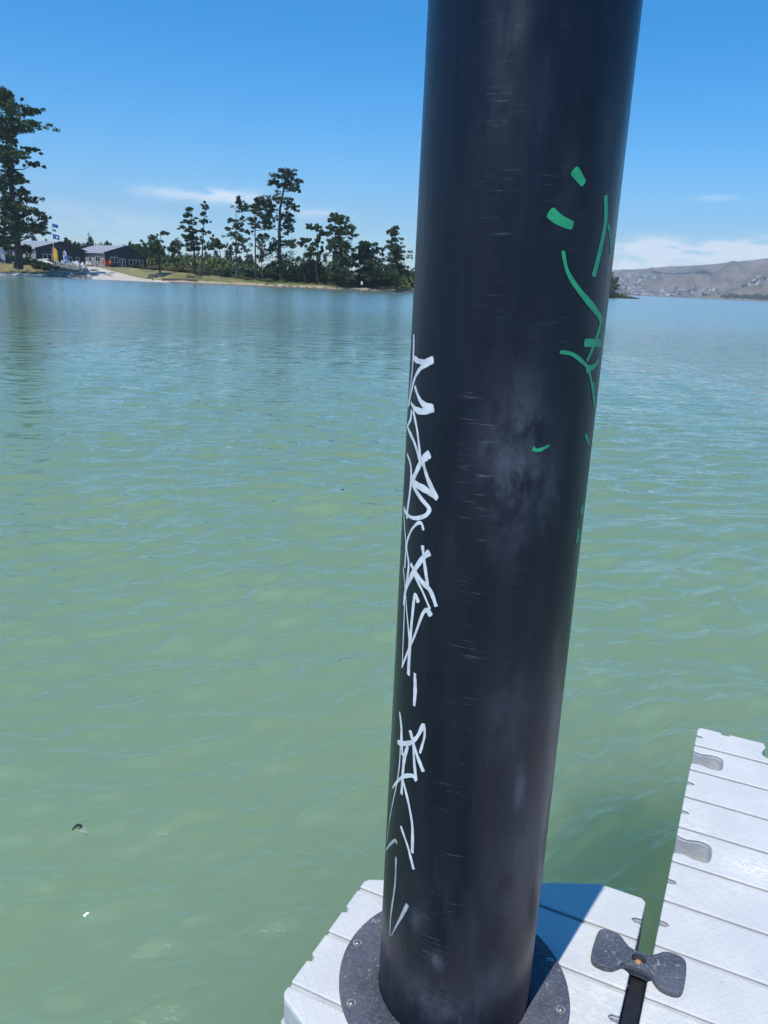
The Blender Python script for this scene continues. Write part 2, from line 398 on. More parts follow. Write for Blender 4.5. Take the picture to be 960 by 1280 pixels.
def make_tree(name, label, cat, base, trunk, pads, tr, leafm, barkm, per=70, size=.45, group=None, seed=0, depth=.8, extra=1, limb=True, limb_r=.09, clump=5):
    """trunk: list of local points; pads: local (x,z,rx,rz) seen from the front, given a depth round the trunk"""
    r = np.random.default_rng(seed); root = empty(name, base, label, cat, group)
    tm = MB(); tp = [np.array(p, float) for p in trunk]
    rad = [max(.05, tr * (1 - .82 * i / (len(tp) - 1))) for i in range(len(tp))]; rad[0] *= 1.35
    tp2 = []; rad2 = []
    for i in range(len(tp) - 1):
        for q in (0, .33, .67):
            tp2.append(tp[i] + (tp[i + 1] - tp[i]) * q + np.array([r.normal() * tr * .25, r.normal() * tr * .25, 0]) * (q > 0)); rad2.append(rad[i] + (rad[i + 1] - rad[i]) * q)
    tp2.append(tp[-1]); rad2.append(rad[-1])
    tm.tube(tp2, rad2, 8); zs = np.array([p[2] for p in tp2])
    C = []; RD = []; lm = MB(); lms = []
    def axis(z): 
        return np.array([np.interp(z, zs, [p[k] for p in tp2]) for k in range(2)])
    for (x, z, rx, rz) in pads:
        for e in range(extra):
            ax = axis(z); dx = x - ax[0]; reach = abs(dx) + rx
            y = ax[1] + r.normal() * depth * max(.4, reach * .55); xx = x if e == 0 else ax[0] + dx * r.uniform(-.9, .9)
            c0 = np.array([xx, y, z + (0 if e == 0 else r.normal() * rz)]); rxx = rx * (1 if e == 0 else .8)
            nc = clump * 2
            for k in range(nc):
                o = r.normal(size=3) * np.array([rxx * .52, rxx * .52, rz * .62]); o[2] -= .12 * abs(o[0])
                C.append(c0 + o); RD.append(np.array([rxx * .34, rxx * .34, rz * .5]) * r.uniform(.5, 1.25))
            for k in range(2):                                  # stray tufts back along the limb
                f_ = r.uniform(.25, .8); o = r.normal(size=3) * rz * .5
                C.append(np.array([ax[0], ax[1], z]) * (1 - f_) + c0 * f_ + o); RD.append(np.array([rxx, rxx, rz]) * .28)
            if limb:
                zz = max(zs[0] + (zs[-1] - zs[0]) * .12, z - (.25 * abs(dx) + rz * r.uniform(.2, 1))); zz = min(zz, zs[-1]); a0 = axis(zz); s0 = np.array([a0[0], a0[1], zz])
                md = (s0 + c0) / 2 + np.array([0, 0, -.12 * np.linalg.norm(c0 - s0)])
                lr = min(limb_r, .035 + .02 * np.linalg.norm(c0 - s0)); lm.tube([s0, md, c0], [lr, lr * .7, lr * .35], 5); lms.append(lm); lm = MB()
    tm.build('trunk', barkm, root, True)
    for l_ in lms: l_.build('limb', barkm, root, True)
    V, Q = leaf_quads(C, RD, max(16, int(per * .95)), size * .8, r)
    arr_mesh('crown', V, Q, leafm, root)
    return root


def px_tree(name, label, bx, by, trunk_px, pads_px, D, tr, leafm, barkm, cat='tree', group=None, **kw):
    D = D + (20 if D < 300 else 85); zb = zat(bx, by, D); b = col(bx, D, zb - .15); m = mpx(bx, D); mz = zat(bx, by - 10, D) / 10 - zb / 10
    def wx(x, y):
        z = (by + (x - bx) * .044 - y) * mz; q = proj(col(bx, D, zb + z)); return (x - q[0]) * m, z
    tr_pts = [(wx(x, y)[0], 0, wx(x, y)[1]) for x, y in trunk_px]
    pads = [(*wx(x, y), rx * m, ry * mz) for x, y, rx, ry in pads_px]
    o = make_tree(name, label, cat, b, tr_pts, pads, tr, leafm, barkm, group=group, **kw)
    o.rotation_euler = (0, 0, -math.atan2(b[0], b[1])); return o


px_tree('pine_tree', 'huge old pine with layered drooping branches beside the waterfront clubhouse', 22, 334, [(23, 335), (22, 305), (17, 262), (12, 205), (14, 165), (7, 128), (5, 120)],
        [(2, 126, 9, 6), (4, 136, 12, 6), (20, 138, 13, 6), (40, 143, 11, 3), (10, 151, 18, 7), (45, 160, 16, 4), (33, 166, 18, 5), (-8, 160, 16, 6), (2, 172, 12, 7), (12, 178, 9, 4), (39, 189, 9, 2.5), (6, 190, 14, 3), (26, 199, 18, 4), (43, 207, 8, 3),
         (-12, 195, 16, 4), (6, 207, 10, 4), (14, 219, 15, 5), (27, 228, 8, 3), (-4, 226, 12, 5), (-3, 240, 12, 6), (30, 241, 9, 4), (8, 252, 14, 6), (22, 259, 22, 6), (44, 264, 13, 4), (54, 271, 9, 3), (10, 272, 22, 7), (-14, 262, 18, 7), (42, 280, 13, 4), (50, 287, 9, 3), (0, 287, 16, 7),
         (12, 298, 14, 6), (-12, 296, 16, 6), (-30, 180, 14, 5), (-36, 215, 14, 5), (-34, 250, 16, 6), (-40, 280, 16, 6), (10, 306, 12, 4)],
        203, .85, MT['pine'], MT['bark'], per=42, size=.46, seed=1, depth=.9, extra=2, limb_r=.24, clump=6)
px_tree('pine_tree', 'tallest pine of the point with thick dark trunk and flat tufted top', 352, 354, [(353, 355), (349, 318), (349, 290), (350, 262), (355, 236), (358, 218)],
        [(360, 218, 11, 3), (352, 223, 13, 5), (344, 230, 9, 4), (366, 227, 8, 4), (368, 238, 7, 4), (357, 233, 8, 4), (342, 249, 11, 5), (334, 255, 12, 5), (337, 262, 9, 4), (362, 254, 8, 4), (367, 262, 6, 2.5), (358, 270, 6, 5), (364, 276, 8, 3.5), (360, 284, 8, 4), (335, 280, 6, 4), (336, 271, 5, 4),
         (352, 301, 15, 5), (366, 304, 9, 4), (343, 306, 8, 5), (353, 317, 18, 8), (348, 328, 18, 7), (362, 330, 14, 8)], 208, .62, MT['pine2'], MT['bark'], per=44, size=.42, seed=2, extra=1, limb_r=.2, clump=6)
px_tree('pine_tree', 'slender pine with drooping tiers beside the tallest pine', 320, 347, [(320, 348), (319, 300), (319, 270), (321, 250)],
        [(322, 252, 6, 3.5), (316, 258, 7, 3), (328, 256, 6, 4), (318, 267, 13, 4), (330, 272, 10, 4), (311, 275, 8, 3), (320, 282, 13, 3.5), (334, 284, 6, 2.5), (310, 290, 5, 2.5), (330, 294, 6, 2.5), (318, 261, 10, 3.5), (324, 300, 7, 3)], 206, .2, MT['pine2'], MT['bark'], per=40, size=.36, seed=3, clump=5)
px_tree('pine_tree', 'ragged pine with bare spiky top and pale thin trunk', 295, 347, [(296, 348), (295, 300), (295, 270), (296, 246)],
        [(298, 249, 3, 2), (299, 254, 4, 2), (301, 261, 8, 3), (307, 262, 6, 3), (288, 275, 6, 2.5), (284, 285, 4, 2), (296, 280, 9, 3.5), (302, 284, 8, 3.5), (290, 293, 8, 3.5), (298, 298, 9, 4), (292, 305, 11, 5), (301, 311, 11, 5), (288, 314, 8, 4), (305, 300, 6, 4)], 207, .17, MT['pine2'], MT['bark_pale'], per=34, size=.36, seed=4)
px_tree('pine_tree', 'narrow conical pine with stacked tiers standing on the grass', 243, 342, [(244, 343), (242, 305), (240, 280), (239, 259)],
        [(238, 262, 5, 2.5), (237, 269, 8, 2.5), (236, 277, 9, 2.5), (235, 286, 10, 2.5), (233, 296, 11, 3), (241, 297, 7, 2.5), (232, 306, 11, 3), (244, 304, 6, 2.5), (238, 309, 9, 3), (246, 310, 6, 2.5), (240, 290, 7, 2.5)], 205, .24, MT['pine2'], MT['bark'], per=60, size=.34, seed=5)
px_tree('pine_tree', 'thin sparse pine with small tufts beside the conical pine', 252, 344, [(252, 345), (253, 310), (255, 275), (256, 255)],
        [(256, 258, 5, 3.5), (254, 268, 4, 2.5), (257, 276, 5, 2.5), (251, 278, 5, 2), (254, 289, 4, 2.5), (262, 290, 2.5, 1.5), (253, 301, 5, 3.5)], 203, .2, MT['pine2'], MT['bark'], per=34, size=.32, seed=6)
px_tree('pine_tree', 'small leaning pine with dark umbrella crown behind the thin pine', 279, 345, [(279, 346), (277, 325), (273, 303)],
        [(266, 305, 8, 4), (262, 309, 6, 3), (272, 302, 5, 3), (277, 307, 6, 3), (266, 298, 3, 3)], 208, .13, MT['pine2'], MT['bark_pale'], per=46, size=.34, seed=7)
px_tree('pine_tree', 'one-sided pine with flag-like top tuft right of the dark clubhouse', 200, 341, [(200, 342), (200, 318), (200, 300), (201, 290)],
        [(187, 305, 8, 5), (195, 301, 8, 4), (197, 309, 8, 5), (187, 312, 9, 4), (178, 308, 6, 3.5), (205, 291, 5, 1.6), (201, 315, 5, 3.5), (181, 316, 6, 4), (190, 296, 4, 2.5)], 205, .22, MT['pine'], MT['bark'], per=60, size=.36, seed=8, extra=1)
px_tree('round_tree', 'small rounded dark tree above the green scrub', 217, 328, [(217, 328), (217, 305)], [(217, 307, 6, 5), (214, 311, 5, 4), (219, 303, 3, 2), (218, 313, 6, 4)], 240, .15, MT['pine2'], MT['bark'], per=60, size=.4, seed=9)
px_tree('leaning_tree', 'pale-trunked leaning tree with open olive crown beside the tallest pine', 396, 350, [(396, 351), (396, 325), (398, 305), (400, 288)],
        [(394, 284, 8, 3.5), (387, 283, 4, 3), (403, 291, 6, 3.5), (397, 300, 6, 4), (391, 311, 9, 6), (401, 320, 9, 7), (392, 330, 10, 7), (384, 320, 8, 7), (378, 304, 5, 3.5), (383, 300, 3.5, 2.5), (376, 330, 10, 9), (386, 337, 10, 6)], 206, .2, MT['cypress'], MT['bark_pale'], per=60, size=.4, seed=10)
px_tree('cypress_tree', 'dense broad cypress with wind-swept top and skirt to the ground', 425, 353, [(426, 354), (427, 338), (425, 310), (424, 275)],
        [(418, 275, 9, 3.5), (428, 277, 11, 4), (437, 285, 9, 3), (429, 290, 13, 4.5), (441, 292, 7, 2.5), (424, 300, 13, 5), (433, 306, 13, 5), (424, 315, 15, 7), (419, 325, 17, 7), (432, 328, 15, 7), (424, 337, 17, 6), (414, 335, 11, 5), (440, 318, 6, 4), (434, 344, 11, 3.5), (412, 310, 6, 4)], 204, .5, MT['cypress'], MT['bark'], per=52, size=.4, seed=11, extra=2, limb_r=.15)
px_tree('bushy_tree', 'low bushy tree with upright fan-shaped shoots between cypress and fir', 460, 352, [(460, 353), (460, 330), (460, 308)],
        [(454, 308, 9, 3), (463, 306, 8, 3), (458, 316, 13, 5), (462, 325, 15, 6), (455, 335, 13, 6), (466, 339, 13, 6), (450, 322, 7, 6), (472, 312, 5, 5)], 207, .3, MT['pine2'], MT['bark'], per=60, size=.42, seed=12, extra=2)
px_tree('fir_tree', 'pointed fir with spiky tiered branches at the tip of the wooded point', 496, 355, [(497, 357), (495, 330), (494, 300), (493, 282)],
        [(493, 285, 4, 2), (492, 292, 8, 2.5), (493, 300, 10, 3), (490, 308, 12, 3.5), (496, 316, 14, 4), (487, 324, 16, 5), (499, 331, 17, 5), (490, 340, 17, 5), (505, 342, 12, 5), (478, 336, 9, 6)], 205, .35, MT['cypress'], MT['bark'], per=50, size=.38, seed=13, extra=2)
px_tree('dead_tree', 'brown dead shrub-like tree among the dark pines', 328, 345, [(328, 346), (327, 325), (326, 304)], [(326, 307, 8, 5), (329, 315, 8, 6), (325, 322, 7, 5)], 211, .12, MT['dead'], MT['bark_pale'], per=30, size=.36, seed=14)
px_tree('pine_tree', 'dark tree leaning over the water at the tip of the low sand spit', 757, 371, [(757, 371), (758, 360), (760, 345)],
        [(752, 343, 12, 5), (766, 350, 9, 4), (756, 354, 14, 5), (768, 360, 11, 4), (750, 362, 16, 5), (762, 366, 12, 3), (740, 352, 14, 6), (730, 360, 16, 7)], 345, .5, MT['cypress'], MT['bark'], per=90, size=.5, seed=15, extra=2)


# shared-mesh shrubs and background trees
def foliage_mesh(name, kind, seed, m):
    r = np.random.default_rng(seed); C = []; RD = []
    if kind == 'bush':
        for k in range(16):
            a = r.random() * 6.28; q = r.random() ** .5; C.append((math.cos(a) * q * .8, math.sin(a) * q * .8, .15 + .55 * r.random() * (1 - .5 * q))); s = r.uniform(.22, .42); RD.append((s, s, s * .75))
        V, Q = leaf_quads(C, RD, 75, .11, r)
    elif kind == 'cone':
        for k in range(30):
            z = .12 + .88 * (k / 29) ** .9; w = .26 * (1 - z) ** .7 + .02; a = k * 2.4 + r.random(); C.append((math.cos(a) * w * .7, math.sin(a) * w * .7, z)); RD.append((w * .75 + .02, w * .75 + .02, .055))
        V, Q = leaf_quads(C, RD, 34, .035, r)
    else:
        for k in range(14):
            a = r.random() * 6.28; q = r.random() ** .5; C.append((math.cos(a) * q * .28, math.sin(a) * q * .28, .45 + .5 * r.random() * (1 - .4 * q))); s = r.uniform(.1, .2); RD.append((s, s, s * .6))
        V, Q = leaf_quads(C, RD, 60, .05, r)
    o = arr_mesh(name, V, Q, m); me = o.data; bpy.data.objects.remove(o); return me


def place_mesh(name, me, loc, sc, rz, label, cat, group):
    o = bpy.data.objects.new(name, me); COL.objects.link(o); o.location = tuple(map(float, loc)); o.scale = sc; o.rotation_euler = (0, 0, rz); tag(o, label, cat, group); return o


BUSH = {k: [foliage_mesh('bush', 'bush', 20 + i + 5 * j, MT[k]) for i in range(3)] for j, k in enumerate(('scrub', 'scrub_dark', 'scrub_dry', 'hedge', 'pine2'))}
rs = random.Random(5)


def bush(px, s, w, h, kind, label, group, name='bush'):
    g = gp(px, s); g[2] -= .1; label = label.replace('KIND', {'scrub': 'light green', 'scrub_dark': 'deep green', 'scrub_dry': 'brownish', 'pine2': 'blackish', 'hedge': 'green'}[kind])
    return place_mesh(name, rs.choice(BUSH[kind]), g, (w / 2, w / 2 * rs.uniform(.8, 1.2), h), rs.random() * 6.28, label, 'bush', group)


# green scrub behind the pines, far row first
for i in range(30):
    px = 192 + i * 4.6 + rs.uniform(-2, 2); s = rs.uniform(48, 75)
    bush(px, s, rs.uniform(7, 11), rs.uniform(5.0, 7.5), rs.choice(['scrub', 'scrub_dark', 'scrub']), 'tall KIND scrub bush on the bank behind the scattered pines', 'tall scrub behind the pines')
for i in range(24):
    px = 196 + i * 5.6 + rs.uniform(-2, 2); s = rs.uniform(20, 36)
    bush(px, s, rs.uniform(4, 7), rs.uniform(1.6, 3.0), rs.choice(['scrub', 'scrub_dry', 'scrub_dark']), 'low KIND scrub bush on the dry grass under the scattered pines', 'low scrub under the pines')
for i in range(34):
    px = 286 + i * 6.8 + rs.uniform(-2, 2); s = rs.uniform(14, 30)
    bush(px, s, rs.uniform(6, 10), rs.uniform(4.0, 8.5) if px > 335 else rs.uniform(2.6, 5), rs.choice(['pine2', 'scrub_dark', 'pine2', 'pine2', 'scrub']), 'KIND undergrowth bush beneath the tall trees of the point', 'undergrowth of the wooded point')
for i in range(16):
    px = 300 + i * 13 + rs.uniform(-4, 4)
    bush(px, rs.uniform(8, 12), rs.uniform(2.4, 4.5), rs.uniform(.7, 1.5), rs.choice(['scrub_dry', 'scrub_dry', 'scrub']), 'KIND grassy tussock clump along the edge of the beach', 'tussocks along the beach', 'tussock')
for px, w, h in [(777, 7, 2.6), (783, 5, 1.3), (789, 5, 1.5), (795, 4, 1.0)]:
    bush(px, 4 if px < 790 else 2, w, h, 'scrub', 'low green bush on the sand spit before the far hills', 'bushes on the sand spit')
for px in range(530, 745, 12):
    bush(px, 9, 11, rs.uniform(5, 9), 'pine2', 'dark bush on the far side of the wooded point', 'bushes on the far side of the point')
tagb = bush(170.5, 29, 3.1, 2.3, 'hedge', 'clipped round green shrub on the lawn before the dark gable', None, 'shrub')
tagb.pop('group', None)
for px, s, w, h in [(30, 19, 6, 3.0), (38, 16, 6, 2.6), (46, 13, 6, 2.2), (54, 11, 6, 1.9), (62, 10, 5, 1.6), (26, 22, 6, 3.4)]:
    bush(px, s, w, h, 'pine2', 'low dark shrub in the shade below the huge old pine', 'shrubs below the huge pine', 'shrub')
CONE = [foliage_mesh('conifer', 'cone', 60 + i, MT['far_pine']) for i in range(3)]; RND = [foliage_mesh('round_conifer', 'round', 70 + i, MT['far_pine']) for i in range(3)]
prof = [(20, 300), (30, 297), (45, 295), (60, 299), (75, 302), (85, 297), (92, 299), (100, 303), (108, 300), (115, 296), (124, 302), (131, 299), (136, 301), (144, 304), (152, 303), (158, 306), (164, 302), (172, 302), (180, 303), (192, 306), (205, 312), (222, 313), (236, 313), (258, 314), (270, 312), (284, 314), (296, 316), (310, 314)]
for i, (px, py) in enumerate([(a + d, b + e) for a, b in prof for d, e in ((0, 0), (4, 3))]):
    D = rs.uniform(320, 360); z0 = 3.0; h = zat(px, py + 1.5, D) - z0; cone = rs.random() < .5
    place_mesh('conifer', rs.choice(CONE if cone else RND), col(px, D, z0), (h * (.95 if cone else 1.), h * (.95 if cone else 1.), h), rs.random() * 6.28, 'small dark conifer in the row beyond the clubhouse roofs', 'tree', 'conifers beyond the roofs')


# ------------------------------------------------------------------ clubhouse buildings
def house(name, label, px, D, phi, wid, ln, eave, apex, base_z, side_m, gable_m, roof_m, wins_g=(), wins_s=(), doors=(), pipe=True, over=.45):
    c = col(px, D, base_z); root = empty(name, c, label, 'building'); root.rotation_euler = (0, 0, -math.atan2(c[0], c[1]))
    a = np.array([math.cos(phi), math.sin(phi), 0]); b = np.array([-math.sin(phi), math.cos(phi), 0]); Zv = np.array([0, 0, 1.])
    P3 = lambda u, v, z: a * u + b * v + Zv * z
    def part(nm, vs, fs, m): q = MB(); q.add(vs, fs); return q.build(nm, m, root)
    dn = -.8
    part('gable_wall', [P3(0, 0, dn), P3(wid, 0, dn), P3(wid, 0, eave), P3(wid / 2, 0, apex), P3(0, 0, eave), P3(0, .2, dn), P3(wid, .2, dn), P3(wid, .2, eave), P3(wid / 2, .2, apex), P3(0, .2, eave)],
         [(0, 1, 2, 3, 4), (9, 8, 7, 6, 5), (0, 5, 6, 1), (1, 6, 7, 2), (2, 7, 8, 3), (3, 8, 9, 4), (4, 9, 5, 0)], gable_m)
    part('back_wall', [P3(0, ln, dn), P3(wid, ln, dn), P3(wid, ln, eave), P3(wid / 2, ln, apex), P3(0, ln, eave)], [(4, 3, 2, 1, 0)], side_m)
    for u, nm in ((.01, 'side_wall'), (wid - .01, 'side_wall')):
        q = MB(); q.box(P3(u, ln / 2 + .1, (eave + dn) / 2), (.14, ln - .2, eave - dn), 0, (a, b, Zv)); q.build(nm, side_m, root)
    for sgn, u0 in ((-1, -over), (1, wid + over)):
        ze = eave - over * (apex - eave) / (wid / 2); q = MB(); t = .16
        pts = [P3(u0, -over, ze), P3(wid / 2, -over, apex), P3(wid / 2, ln + over, apex), P3(u0, ln + over, ze)]
        q.add([p + Zv * .03 for p in pts] + [p + Zv * (t + .03) for p in pts], [(3, 2, 1, 0), (4, 5, 6, 7), (0, 1, 5, 4), (1, 2, 6, 5), (2, 3, 7, 6), (3, 0, 4, 7)]); q.build('roof_slope', roof_m, root)
        q = MB(); d = (P3(wid / 2, 0, apex) - P3(u0, 0, ze)); L = np.linalg.norm(d); d /= L
        q.box((P3(u0, 0, ze) + P3(wid / 2, 0, apex)) / 2 - b * (over + .03) + Zv * .02, (L, .05, .26), 0, (d, b, np.cross(d, b))); q.build('bargeboard', gable_m, root)
        q = MB(); q.box(P3(u0 - sgn * -.06, ln / 2, ze - .02), (.13, ln + 2 * over, .16), 0, (a, b, Zv)); q.build('gutter', MT['trim'], root)
    def window(o, e, n, s0, s1, z0, z1, panes=2, door=False):
        """a framed opening on the wall through o running along e with outward normal n"""
        f = MB(); w = .11
        for z in (z0, z1): f.box(o + e * (s0 + s1) / 2 + Zv * z + n * .05, (s1 - s0 + w, .1, w), 0, (e, n, Zv))
        for k in range(panes + 1):
            s = s0 + (s1 - s0) * k / panes; f.box(o + e * s + Zv * (z0 + z1) / 2 + n * .052, (w, .1, z1 - z0), 0, (e, n, Zv))
        fr = f.build('door' if door else 'window', MT['trim'], root)
        for k in range(panes):
            s = s0 + (s1 - s0) * (k + .5) / panes; g = MB(); g.box(o + e * s + Zv * (z0 + z1) / 2 + n * .02, ((s1 - s0) / panes - w, .05, z1 - z0 - w), 0, (e, n, Zv)); g.build('pane', MT['glass'], fr)
    O = np.zeros(3)
    for w in wins_g: window(O, a, -b, *w)
    for w in wins_s: window(O - a * .06, b, -a, *w)
    for w in doors: window(O, a, -b, *w, 1, True)
    if pipe:
        q = MB(); q.tube([P3(-.1, -.08, 0), P3(-.1, -.08, eave - .2)], .06, 6); q.build('downpipe', MT['trim'], root)
    return root


PH = math.radians(33)
# horizontal sizes from the photo: one pixel on the gable is  D/F/cos(phi) metres
def mg(px, D): return px * mpx(90, D) / math.cos(PH)
def ms(px, D): return px * mpx(60, D) / math.sin(PH)


DB = 256; g1 = lambda x: mg(x - 131.5, DB); s1 = lambda x: ms(131.5 - x, DB) * .95
house('clubhouse', 'long clubhouse with pale roof and dark navy gable beside the lawn', 131.5, DB, PH, mg(56, DB), ms(40, DB), zat(131.5, 315.5, DB) - 2.9, zat(160, 307.8, DB + 4) - 2.9, 2.9, MT['wall_grey'], MT['wall_dark'], MT['roof_grey'],
      wins_g=[(g1(139), g1(148.5), 1.7, 3.2, 2), (g1(151), g1(154), .9, 2.9, 1), (g1(163.5), g1(182), 1.3, 2.75, 4)], wins_s=[(s1(126), s1(119.5), 1.75, 3.2, 2), (s1(113.5), s1(110.5), 1.75, 3.3, 1)], doors=[(g1(155), g1(158.5), .05, 2.8)])
DA = 251; g2 = lambda x: mg(x - 46, DA); s2 = lambda x: ms(46 - x, DA) * .95
house('clubhouse', 'clubhouse half hidden by the huge pine, dark gable behind the flags', 46, DA, PH, mg(63, DA), ms(50, DA), zat(46, 310, DA) - 2.9, zat(77, 302.2, DA + 4) - 2.9, 2.9, MT['wall_grey'], MT['wall_dark'], MT['roof_grey'],
      wins_g=[(g2(54.5), g2(65), 1.5, 3.0, 2), (g2(87), g2(91), 1.0, 2.6, 1), (g2(96), g2(101), 1.2, 2.6, 1)], wins_s=[(s2(41), s2(33), 1.7, 3.3, 2), (s2(16), s2(8), 1.7, 3.4, 2)], doors=[(g2(82), g2(85.5), .05, 2.8)])
house('white_house', 'white weatherboard house at the edge beyond the huge old pine', -42, 255, math.radians(8), 9.9, 12, 5.0, 7.0, 2.9, MT['wall_white'], MT['wall_white'], MT['roof_grey'], wins_g=[(1.5, 3.2, 1.2, 2.9, 2), (7.2, 8.6, 1.2, 3.0, 2)], pipe=False)


# ------------------------------------------------------------------ waterfront furniture
def chair_mesh(m):
    q = MB(); q.box((0, 0, .45), (.5, .5, .05)); q.box((0, .24, .78), (.5, .05, .5))
    for x in (-.22, .22):
        for y in (-.22, .22): q.box((x, y, .22), (.05, .05, .44))
        q.box((x * 1.12, 0, .66), (.05, .48, .04)); q.box((x * 1.12, -.22, .55), (.045, .045, .22))
    o = q.build('garden_chair', m); me = o.data; bpy.data.objects.remove(o); return me


CW, CO = chair_mesh(MT['white_plastic']), chair_mesh(MT['orange'])
for i in range(15):
    px = 73 + i * 2.15 + rs.uniform(-.5, .5); s = rs.uniform(18.5, 22.5); g = gp(px, s)
    place_mesh('garden_chair', CW, g + np.array([0, 0, .02]), (1.25, 1.25, 1.25), rs.random() * 6.28, 'white plastic garden chair on the terrace before the clubhouses', 'chair', 'white chairs on the terrace')
for px, s in ((108, 22), (110.5, 23), (113, 22)):
    place_mesh('garden_chair', CW, gp(px, s) + np.array([0, 0, .02]), (1.2, 1.2, 1.2), rs.random() * 6.28, 'white plastic garden chair beside the pale timber table', 'chair', 'white chairs by the timber table')
for px, s in ((130.8, 24.5), (136.8, 25.0)):
    place_mesh('garden_chair', CO, gp(px, s) + np.array([0, 0, .02]), (1.6, 1.6, 1.7), .3 if px < 133 else -.4, 'orange garden chair standing on the lawn before the clubhouse corner', 'chair', 'orange chairs on the lawn')


def table(px, s, label, m, w=2.2):
    root = empty('outdoor_table', gp(px, s), label, 'table'); q = MB(); q.box((0, 0, .78), (w, 1.0, .08)); q.build('table_top', m, root, bevel=.01)
    for x in (-w / 2 + .2, w / 2 - .2):
        for y in (-.35, .35): q = MB(); q.box((x, y, .37), (.1, .1, .74)); q.build('leg', m, root)
    for y in (-.85, .85):
        q = MB(); q.box((0, y, .45), (w, .3, .06)); q.box((-w / 2 + .3, y, .21), (.1, .25, .42)); q.box((w / 2 - .3, y, .21), (.1, .25, .42)); q.build('bench', m, root)


table(116.5, 23.5, 'pale timber picnic table between white chairs and orange chairs', MT['timber_pale'], 2.6)
table(93, 24, 'white outdoor table behind the row of white chairs', MT['white_plastic'])


def post(name, px, s, h, r, m, label, cat, group=None):
    g = gp(px, s); q = MB(); n = 8
    q.lathe([(.001, h), (r * .8, h), (r, h - r * .3), (r, .05), (r * 1.1, 0), (r * 1.1, -.3)], 10); o = q.build(name, m, None, True, loc=g); return tag(o, label, cat, group)


post('mooring_post', 97.5, 16.5, 1.9, .16, MT['white_plastic'], 'tall white post at the edge of the terrace above the rocks', 'post')
post('mooring_post', 103.2, 17, 1.1, .2, MT['white_plastic'], 'short white post beside the top of the boat ramp', 'post')
post('timber_post', 190, 3.2, 1.55, .16, MT['timber'], 'dark timber post standing at the foot of the lawn by the beach', 'post')
# white marker by the cypress
mk = empty('marker_sign', gp(452.3, 6), 'small white marker board on a post on the beach by the cypress', 'sign'); q = MB(); q.box((0, 0, .45), (.1, .1, .95)); q.build('post', MT['timber'], mk); q = MB(); q.box((0, -.08, 1.35), (.5, .04, .85)); q.build('board', MT['white_plastic'], mk, bevel=.01)
# utility pole behind
up = empty('utility_pole', col(113.2, 275, 3.0), 'thin dark utility pole rising behind the clubhouse roof', 'pole'); q = MB(); q.tube([(0, 0, 0), (0, 0, 10.6)], [.13, .07], 7); q.build('pole', MT['timber'], up); q = MB(); q.box((0, 0, 9.6), (1.3, .1, .1)); q.build('crossarm', MT['timber'], up)


def cloth(w, h, m, name, parent, loc, wave=.12, rz=0., cut=0.):
    nx, ny = 14, 6; V = []; 
    for i in range(nx + 1):
        for j in range(ny + 1):
            x = i / nx; y = j / ny; V.append((x * w, wave * math.sin(x * 7 + y * 1.3) * x, -h * y - .18 * w * x * x + cut * 0))
    Q = [(i * (ny + 1) + j, i * (ny + 1) + j + 1, (i + 1) * (ny + 1) + j + 1, (i + 1) * (ny + 1) + j) for i in range(nx) for j in range(ny)]
    o = arr_mesh(name, V, Q, m, parent, smooth=True); o.location = loc; o.rotation_euler = (0, 0, rz); s = o.modifiers.new('solid', 'SOLIDIFY'); s.thickness = .012; return o


fb = gp(68.7, 20.5); zt = zat(68.7, 278, d0(68.7) + 20.5) - fb[2]
fp = empty('flagpole', fb, 'white flagpole flying small blue flags before the clubhouse', 'flagpole'); q = MB(); q.tube([(0, 0, -.2), (0, 0, zt)], [.07, .04], 8); q.build('pole', MT['white_plastic'], fp, True)
q = MB(); q.lathe([(.001, .16), (.08, .1), (.09, .05), (.05, 0)], 10, (0, 0, zt)); q.build('finial', MT['white_plastic'], fp, True)
cloth(1.55, .9, MT['blue_cloth'], 'flag', fp, (0, 0, zt - .35)); cloth(.9, .5, MT['green_cloth'], 'flag', fp, (0, 0, zt - 1.75)); f3 = cloth(1.75, 1.25, MT['blue_cloth'], 'flag', fp, (0, 0, zt - 3.0))
q = MB(); q.prism([(0, 0), (.55, 0), (.55, .45), (0, .45)], 0, .02); pp = q.build('emblem_patch', MT['trim'], f3, loc=(.95, -.14, -1.05)); pp.rotation_euler = (math.pi / 2, 0, 0)


def feather(px, s, h, w, m, m2, label):
    root = empty('feather_banner', gp(px, s), label, 'banner'); q = MB(); q.tube([(0, 0, -.2), (0, 0, h * .7), (.1, 0, h * .9), (w * .55, 0, h)], [.04, .03, .025, .015], 6); q.build('pole', MT['trim'], root, True)
    n = 14; V = []
    for i in range(n + 1):
        y = i / n; z = h * (.18 + .82 * y); wd = w * (1 - max(0, (y - .55) / .45) ** 2.2 * .75) * (.85 + .15 * y); x0 = .04 + (max(0, y - .7) / .3) ** 2 * w * .45
        for j in range(4): V.append((x0 + (wd - (x0 - .04)) * j / 3 if wd > x0 else x0 + .01 * j, .06 * math.sin(i * .8 + j), z))
    Q = [(i * 4 + j, i * 4 + j + 1, (i + 1) * 4 + j + 1, (i + 1) * 4 + j) for i in range(n) for j in range(3)]
    mid = [1 if (k // 3) > n * .72 and m2 else 0 for k in range(len(Q))]
    o = arr_mesh('banner_cloth', V, Q, [m, m2 or m], root, mid, True); s_ = o.modifiers.new('solid', 'SOLIDIFY'); s_.thickness = .01; root.rotation_euler = (0, 0, .15)


